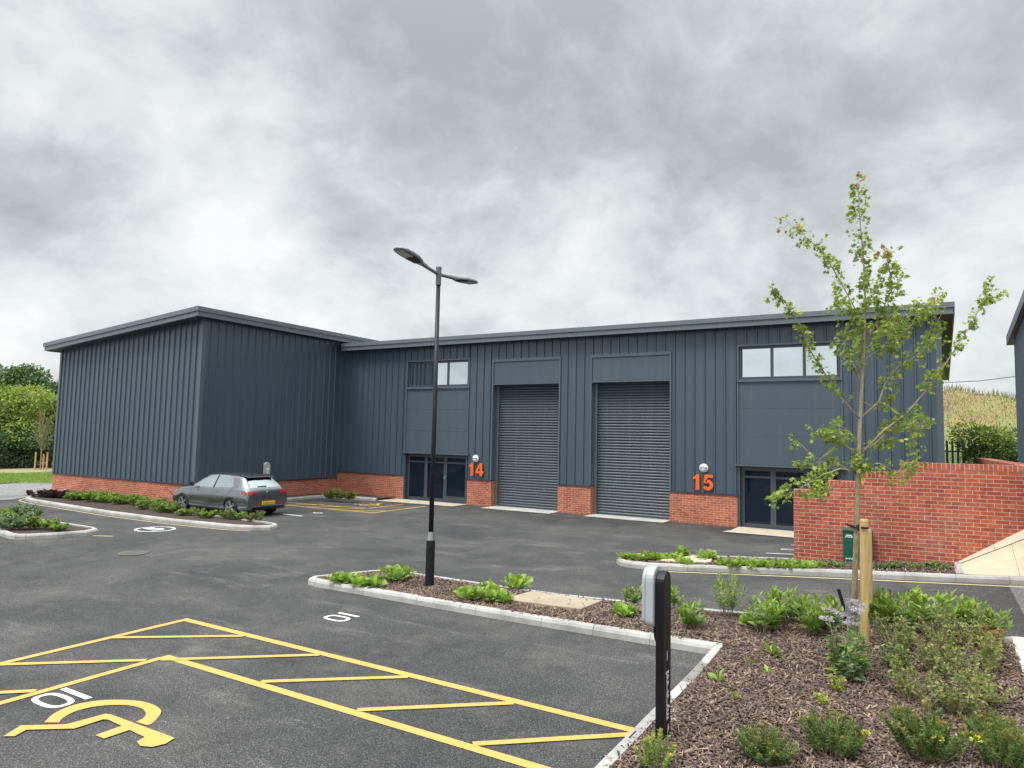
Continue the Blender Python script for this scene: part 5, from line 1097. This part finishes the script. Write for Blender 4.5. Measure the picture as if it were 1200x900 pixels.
# ------------------------------------------------------------------ young maple with stake
TB = at(1001, 727, .085); DEP = (TB-EYE).dot(FWD)
YT = thing('young_tree', 'young maple tree with open leafy crown growing in the bark bed', 'tree', TB)
def tp(px, py, dd=0): return depth_pt(px, py, DEP+dd)-TB
trunk = [(1000.5, 735, .047), (1001.5, 690, .044), (1003, 640, .041), (1004.5, 600, .038), (1006, 548, .035), (1007.5, 500, .029), (1010, 455, .025), (1013, 400, .020), (1014, 360, .016), (1012.5, 310, .011), (1008, 262, .007), (1004.5, 212, .003)]
wb = MB(); wb.tube([tp(x, y, .02*math.sin(i*1.3)) for i, (x, y, r_) in enumerate(trunk)], [r_*.86 for *_, r_ in trunk], 12)
br = [  # points px,py then depth change at the tip, start radius, leaf start fraction, leaf spread px, leaves
 ([(1004, 553), (985, 549), (965, 556), (945, 568), (925, 579), (903, 586)], -.5, .013, .3, 8, 190), ([(1004, 556), (985, 545), (962, 541), (937, 547)], .3, .011, .35, 8, 120), ([(985, 562), (968, 575), (950, 580)], -.6, .006, .2, 5, 60), ([(958, 541), (970, 530), (985, 520)], .1, .004, .8, 3, 6),
 ([(1005, 535), (990, 520), (975, 507), (952, 508)], .3, .012, .35, 7, 120), ([(958, 541), (940, 522), (933, 516)], .2, .004, .75, 4, 18), ([(1006, 520), (992, 505), (980, 492)], -.3, .006, .4, 6, 35),
 ([(1007, 490), (985, 466), (968, 440), (950, 412), (936, 378), (918, 352), (902, 335)], -.4, .014, .22, 6, 210), ([(968, 440), (985, 460), (996, 472)], .1, .005, .1, 4, 8),
 ([(1012, 400), (1002, 362), (985, 330), (965, 297), (945, 278), (922, 260)], .45, .011, .25, 8, 210), ([(1013, 385), (1000, 375), (985, 358), (974, 345)], -.4, .008, .2, 9, 120),
 ([(1013, 372), (1014, 340), (1011, 300), (1008, 260), (1006, 216)], .0, .008, .0, 7.5, 260), ([(1008, 300), (1018, 325), (1026, 335), (1020, 350)], -.2, .004, .2, 6, 60),
 ([(1013, 405), (1030, 372), (1045, 340), (1042, 312), (1036, 292)], -.45, .010, .3, 8, 190), ([(1045, 345), (1055, 328), (1058, 322)], -.2, .004, .2, 5, 30),
 ([(1008, 490), (1030, 471), (1038, 448), (1052, 430), (1075, 416), (1090, 398), (1103, 368)], .5, .014, .3, 8, 190), ([(1045, 405), (1065, 385), (1080, 362), (1104, 342)], .6, .008, .1, 9, 190), ([(1014, 420), (1030, 410), (1042, 408)], .2, .007, .5, 5, 10), ([(1042, 408), (1052, 385), (1062, 365)], .3, .006, .0, 11, 130),
 ([(1006, 535), (1035, 505), (1062, 485), (1085, 458), (1103, 434), (1120, 408), (1136, 384), (1150, 358), (1163, 326)], -.3, .013, .2, 6, 200), ([(1150, 355), (1165, 348), (1177, 341)], -.3, .004, .1, 6, 45), ([(1085, 458), (1092, 452), (1106, 430)], -.1, .003, .5, 4, 6),
 ([(1005, 545), (1030, 543), (1048, 552), (1062, 553), (1072, 545)], -.4, .010, .4, 8, 80), ([(1062, 553), (1066, 530), (1075, 500), (1085, 493)], -.4, .006, .05, 8, 90), ([(1006, 528), (1025, 520), (1045, 502), (1060, 498), (1085, 496)], .4, .009, .2, 9, 150), ([(1010, 470), (1030, 480), (1048, 470), (1052, 455)], .3, .007, .3, 8, 60),
 ([(1006, 552), (1008, 545), (1012, 538)], -.2, .006, .0, 10, 60), ([(1013, 400), (998, 390), (990, 400), (988, 418)], -.3, .006, .2, 10, 110), ([(1013, 390), (1028, 380), (1035, 398), (1032, 418)], .3, .006, .2, 10, 110), ([(1012, 420), (1006, 408), (1000, 395)], .2, .005, .0, 9, 60), ([(1015, 350), (1035, 360), (1048, 375), (1040, 395)], -.4, .007, .2, 10, 110),
 ([(1030, 471), (1045, 478), (1050, 490), (1046, 512), (1020, 522)], .2, .006, .2, 8, 90), ([(1010, 450), (1002, 430), (996, 420)], .4, .006, .3, 8, 50)]
lf = LF()
PXM = DEP/FPX
for pts, dd, r0, f0, sp_, nl in br:
    P = [tp(x, y, dd*(i/(len(pts)-1))**1.2) for i, (x, y) in enumerate(pts)]
    wb.tube(P, list(np.linspace(r0, .0022, len(P))), 7)
    A = np.array([tuple(p) for p in P]); seg = np.linalg.norm(np.diff(A, axis=0), axis=1); cs = np.concatenate([[0], np.cumsum(seg)]); cs /= cs[-1]
    nl = int(nl*(1.45 if pts[-1][1] > 380 else 1.6)); nclu = max(3, nl//5); tcl = f0+(1-f0)*np.sort(rnd(0, 1, nclu)); t_ = np.clip(np.repeat(tcl, 5)[:nl]+RNG.normal(0, .012, len(np.repeat(tcl, 5)[:nl])), 0, 1.0)
    C = np.stack([np.interp(t_, cs, A[:, k]) for k in range(3)], 1)
    offc = RNG.normal(0, sp_*PXM*.62, (nclu, 3)); off = np.repeat(offc, 5, axis=0)[:len(t_)]+RNG.normal(0, .018, (len(t_), 3))
    n = len(t_); Q = C+off; D = off/(np.linalg.norm(off, axis=1)[:, None]+1e-6)+RNG.normal(0, .5, (n, 3))+[0, 0, -.25]
    L = rnd(.038, .072, n); top = (t_ > .93) & (rnd(0, 1, n) < .35) & (np.array([pts[-1][1] < 300]*n))
    lf.leaves(Q[~top], D[~top], L[~top], L[~top]*1.0, 'maple', 0, roll=.8); lf.leaves(Q[top], D[top], L[top], L[top], 'maple', 1, roll=.8)
    for k in range(0, nclu):  # leaf stalks and side twigs
        tt = tcl[k]; c = np.array([np.interp(tt, cs, A[:, q]) for q in range(3)]); lf.twig([c, c+offc[k]*.55+[0, 0, .01], c+offc[k]], .0022, .001, 2, 3)
# a small tuft where the lowest branches leave the trunk
n = 60; Q = np.array(tp(1010, 545, -.05))+RNG.normal(0, .055, (n, 3)); L = rnd(.05, .085, n); lf.leaves(Q, sph(n, -.5, .8), L, L, 'maple', 0, roll=.8)
o = wb.build('trunk', 'trunk_bark', uv=False, smooth=True); o.parent = YT
ob('crown', lf.mesh('crown', ['leaf_maple', 'leaf_maple_red', 'trunk_bark']), YT)
# tag and strap
tg = tp(1010.5, 556, -.06)+TB; o = MB().hexa([(-.012, -.002, -.13), (.016, -.002, -.135), (.016, .002, -.135), (-.012, .002, -.13), (-.026, -.002, .0), (.004, -.002, 0), (.004, .002, 0), (-.026, .002, 0)]).build('plant_tag', 'yellow_tag', uv=False); o.location = tg; o.rotation_euler = (0, 0, YAW*-1); o['label'] = 'yellow plastic tag hanging from the young maple at its lowest branches'; o['category'] = 'tag'
def stake(px0, py0, dep_off, px1, py1, r_, label):
    b_ = depth_pt(px0, py0, DEP+dep_off); t_ = depth_pt(px1, py1, DEP+dep_off); mb = MB(); mb.tube([b_-t_*0-Vector((0, 0, .2)), b_, t_-Vector((0, 0, .02)), t_], [r_*1.05, r_*1.03, r_*.97, r_*.86], 20)
    o = mb.build('tree_stake', 'stake_wood', uv=False, loc=b_); o['label'] = label; o['category'] = 'stake'; return t_, b_
s1t, s1b = stake(1013.5, 757, -.85, 1012.5, 608.5, .052, 'thick round timber stake beside the young maple trunk'); stake(1019, 752, -.25, 1017.0, 620, .048, 'second timber stake mostly hidden behind the thick one')
a = tp(1003, 617)+TB; b_ = s1t-Vector((0, 0, .10)); mb = MB(); dv = (b_-a); m_ = a+dv*.5
mb.tube([a+Vector((-.055, .0, .0)), a+Vector((0, -.055, -.01)), m_+Vector((0, -.02, .0)), b_+Vector((-.02, -.066, 0)), b_+Vector((.05, -.045, 0))], [.014]*5, 8); mb.tube([a+Vector((-.055, 0, 0)), a+Vector((0, .05, 0)), m_, b_+Vector((-.06, 0, .0))], [.013]*4, 8); mb.tube([a+Vector((-.045, -.02, .0)), a+Vector((-.13, -.05, .035))], [.02, .006], 8); mb.box(m_.x-.03, m_.x+.03, m_.y-.03, m_.y+.03, m_.z-.05, m_.z+.03)
o = mb.build('tree_tie', 'rubber', uv=False, loc=m_); o['label'] = 'black rubber tie holding the young maple to its stake'; o['category'] = 'tree tie'
# irrigation pipe sticking out
p = at(991, 726, .085); o = MB().tube([p-Vector((0, 0, .1)), p+Vector((-.03, 0, .2)), p+Vector((-.085, 0, .40))], [.022, .022, .024], 10).build('watering_pipe', 'black_plastic', uv=False, loc=p); o['label'] = 'dark plastic watering pipe sticking up left of the young maple'; o['category'] = 'pipe'

# ------------------------------------------------------------------ trees and verge on the left
def far_tree(name, p, H, Rx, mats, label, group, n=9000, ls=.2, trunk_h=.25, bare=0, lobes=16):
    t = thing(name, label, 'tree', p, group); wb = MB()
    pts = [Vector((0, 0, -.1)), Vector((.05*H*.1, 0, H*trunk_h)), Vector((0, .05, H*.6)), Vector((.1, 0, H*.85))]; wb.tube(pts, [.035*H*.6, .028*H*.6, .015*H*.6, .004*H], 8)
    for k in range(12+bare):
        a = rnd(0, 6.28); h0 = H*rnd(trunk_h*.7, .6); e_ = Vector((math.cos(a)*Rx*rnd(.6, 1), math.sin(a)*Rx*rnd(.6, 1), h0+H*rnd(.12, .38))); m0 = Vector((0, 0, h0)); wb.tube([m0, m0.lerp(e_, .5)+Vector((0, 0, .1)), e_], [.012*H*.6, .007*H*.6, .002*H], 5)
    wb.build('trunk', 'trunk_bark', uv=False).parent = t
    f = LF(); c = []
    for k in range(lobes):
        a = rnd(0, 6.28); hh = rnd(trunk_h*.5, 1); q = math.sqrt(max(.05, 1-(2*(hh-.45))**2*.8)); r_ = Rx*q*rnd(.25, .85); c.append((r_*math.cos(a), r_*math.sin(a), H*(.12+.78*hh), Rx*rnd(.30, .48)))
    for cx, cy_, cz, r_ in c:
        m = n//lobes; d = sph(m, -.6, 1); rr_ = r_*(rnd(.45, 1, m)**.5)*rnd(.9, 1.15, m); P = np.array([cx, cy_, cz])+d*rr_[:, None]*[1, 1, .8]
        L = ls*rnd(.6, 1.3, m); f.leaves(P, d+RNG.normal(0, .6, (m, 3)), L, L*.6, 'tri', 0 if rnd(0, 1) < .72 else 1, roll=.9)
    ob('crown', f.mesh('crown', list(mats)), t)
gT = 'trees beyond the side road'
pg = lambda px, py: at(px, py)
far_tree('broadleaf_tree', pg(20, 547), 5.5, 2.6, ('leaf_hedge_light', 'leaf_hedge'), 'bushy light green tree at the left border beyond the side road', gT, 14000, .19, .12, lobes=26)
far_tree('broadleaf_tree', pg(-38, 547), 5.6, 2.8, ('leaf_hedge', 'leaf_hedge_light'), 'green tree cut by the left border beyond the side road', gT, 12000, .19, .12, lobes=24)
far_tree('broadleaf_tree', pg(58, 546), 4.8, 1.9, ('leaf_hedge_light', 'leaf_hedge'), 'pale tree with bare limbs against the corner of the building', gT, 8000, .16, .12, bare=14, lobes=18)
far_tree('broadleaf_tree', pg(84, 546), 5.0, 2.0, ('leaf_hedge', 'leaf_hedge_light'), 'green tree mostly hidden behind the building corner', gT, 5000, .18, .12, lobes=18)
for k, px in enumerate((-55, -15, 12, 40, 68)): far_tree('understorey_bush', pg(px, 548), 2.6, 1.7, ('leaf_far_dark', 'leaf_hedge'), ['dark bush below the tree cut by the left border', 'dark bush at the left border under the trees', 'dark bush below the light green tree', 'dark bush behind the staked young tree', 'dark bush at the foot of the building corner'][k], gT, 5000, .17, .02, lobes=14)
far_tree('dark_tree', pg(12, 537), 7.9, 3.6, ('leaf_far_dark', 'leaf_hedge'), 'taller dark tree showing above the light green one', gT, 12000, .28, .15, lobes=26); far_tree('dark_tree', pg(62, 537), 6.6, 2.6, ('leaf_far_dark', 'leaf_hedge'), 'dark tree top beside the roof corner of the building', gT, 8000, .28, .15, lobes=20)
# staked sapling
p = pg(47, 551); YS = thing('staked_sapling', 'thin bare young tree between two short stakes on the left verge', 'tree', p); wb = MB(); wb.tube([(0, 0, 0), (0, 0, 1.6), (.03, 0, 3.9)], [.035, .03, .008], 7); f = LF()
for k in range(46):
    a = rnd(0, 6.28); h0 = rnd(1.1, 2.9); e_ = Vector((math.cos(a)*rnd(.25, .75), math.sin(a)*rnd(.25, .75), h0+rnd(.6, 1.3))); m0 = Vector((0, 0, h0)); wb.tube([m0, m0.lerp(e_, .5), e_], [.012, .008, .004], 5); A, B_ = np.array(m0), np.array(e_); n = 26; L = rnd(.05, .09, n); f.leaves(A+(B_-A)*rnd(.3, 1, n)[:, None]+RNG.normal(0, .04, (n, 3)), sph(n), L, L*.6, 'tri', 0)
wb.build('trunk', 'trunk_bark', uv=False).parent = YS; ob('crown', f.mesh('crown', ['leaf_dusty']), YS)
rg = RIGHT.copy(); rg.z = 0; rg.normalize()
for s_, lb in ((-.45, 'left'), (.22, 'middle'), (.52, 'right')):
    q = p+rg*s_*.75; o = MB().tube([(0, 0, -.1), (0, 0, 1.12 if s_ < 0 or s_ > .4 else 1.0)], [.05, .048], 10).build('tree_stake', 'stake_wood', uv=False); o.location = q; o['label'] = 'pale timber stake, %s of those round the thin sapling' % lb; o['category'] = 'stake'
# grass blades on the verge
n = 9000; A = [at(rnd(-20, 80), 0+y_) for y_ in rnd(556, 567, 1200)]; f = LF(); P = np.array([tuple(q) for q in A]); P = np.repeat(P, 7, axis=0)+np.concatenate([RNG.normal(0, .18, (8400, 2)), np.full((8400, 1), .03)], 1); L = rnd(.08, .18, 8400); f.leaves(P, np.concatenate([RNG.normal(0, .35, (8400, 2)), np.ones((8400, 1))], 1), L, .02, 'tri', 0)
ob('verge_grass', f.mesh('verge_grass', ['grass_blade']), kind='stuff')
# ------------------------------------------------------------------ hill, fence and bush on the right
hx = np.linspace(-25, 75, 81); hy = np.concatenate([np.linspace(29, 62, 34), np.linspace(66, 160, 12)]); HX, HY = np.meshgrid(hx, hy)
def hz(x, y):
    u = np.clip((np.asarray(y, float)-29)/31, 0, 1); c = 6.75-.13*(np.asarray(x, float)-1.6); c = np.clip(c, 2.5, 8.5); sm = u*(1.35-.35*u)
    return .9+(c-.9)*sm+.12*np.sin(np.asarray(x)*.9+np.asarray(y)*.3)*u+.10*np.sin(np.asarray(x)*2.3-np.asarray(y)*.7)*u
HZ = hz(HX, HY); HZ[0, :] = -.2; V = np.stack([HX.ravel(), HY.ravel(), HZ.ravel()], 1); nx = len(hx); i, j = np.meshgrid(np.arange(nx-1), np.arange(len(hy)-1)); a = (j*nx+i).ravel()
ob('hill', npmesh('hill', V, np.stack([a, a+1, a+nx+1, a+nx], 1), 'hill_grass', smooth=True), kind='structure')
n = 5000; x = rnd(0, 9, n); y = 30+32*rnd(0, 1, n)**.8; P = np.stack([x, y, hz(x, y)-.03], 1); L = rnd(.10, .26, n); f = LF(); f.leaves(P, np.concatenate([RNG.normal(0, .3, (n, 2)), np.ones((n, 1))], 1), L, .035, 'tri', 0)
n = 500; x = rnd(0, 9, n); y = rnd(58, 61, n); P = np.stack([x, y, hz(x, y)-.03], 1); L = rnd(.3, .65, n); f.leaves(P, np.concatenate([RNG.normal(0, .15, (n, 2)), np.ones((n, 1))], 1), L, .04, 'tri', 0)
ob('hill_grass', f.mesh('hill_grass', ['dry_grass']), kind='stuff')
FN = thing('palisade_fence', 'dark green palisade fence at the foot of the grassy hill', 'fence', (3, 27.5, .5))
mb = MB(); z1 = 2.92
for k in range(95):
    x = -1.5+k*.155; mb.add([(x-.034, 27.5, .3), (x+.034, 27.5, .3), (x+.034, 27.5, z1-.08), (x, 27.5, z1), (x-.034, 27.5, z1-.08), (x-.034, 27.512, .3), (x+.034, 27.512, .3), (x+.034, 27.512, z1-.08), (x, 27.512, z1), (x-.034, 27.512, z1-.08)], [(0, 1, 2, 3, 4), (9, 8, 7, 6, 5), (0, 5, 6, 1), (1, 6, 7, 2), (2, 7, 8, 3), (3, 8, 9, 4), (4, 9, 5, 0)])
mb.build('pales', 'fence_green', FN, uv=False)
for z in (.8, 2.5): MB().box(-1.5, 13.2, 27.515, 27.56, z, z+.05).build('rail', 'fence_green', FN, uv=False)
for k in range(6): MB().box(-1.5+k*2.75, -1.4+k*2.75, 27.565, 27.66, .2, 2.8).build('post', 'fence_green', FN, uv=False)
sheet('fence_bank', [(-1.5, 22.9), (14, 22.9), (14, 30), (-1.5, 30)], 'grass_ground', .45)
far_tree('hedge_bush', Vector((1.95, 25.6, .45)), 3.15, 1.15, ('leaf_hedge', 'leaf_hedge_light'), 'rounded dark green bush in front of the palisade fence', 'bushes by the palisade fence', 16000, .085, .05, lobes=26)
far_tree('hedge_bush', Vector((3.2, 24.8, .45)), 2.6, 1.1, ('leaf_hedge', 'leaf_hedge_light'), 'dark green bush beside the neighbouring building', 'bushes by the palisade fence', 12000, .085, .05, lobes=22)
a, b_ = atY(1095, 449, 48), atY(1215, 438, 40); mid = (a+b_)/2-Vector((0, 0, .1)); o = MB().tube([a, mid, b_], [.022]*3, 6).build('overhead_cable', 'pole_grey', uv=False, loc=a); o['label'] = 'thin overhead cable crossing the sky right of the building'; o['category'] = 'cable'
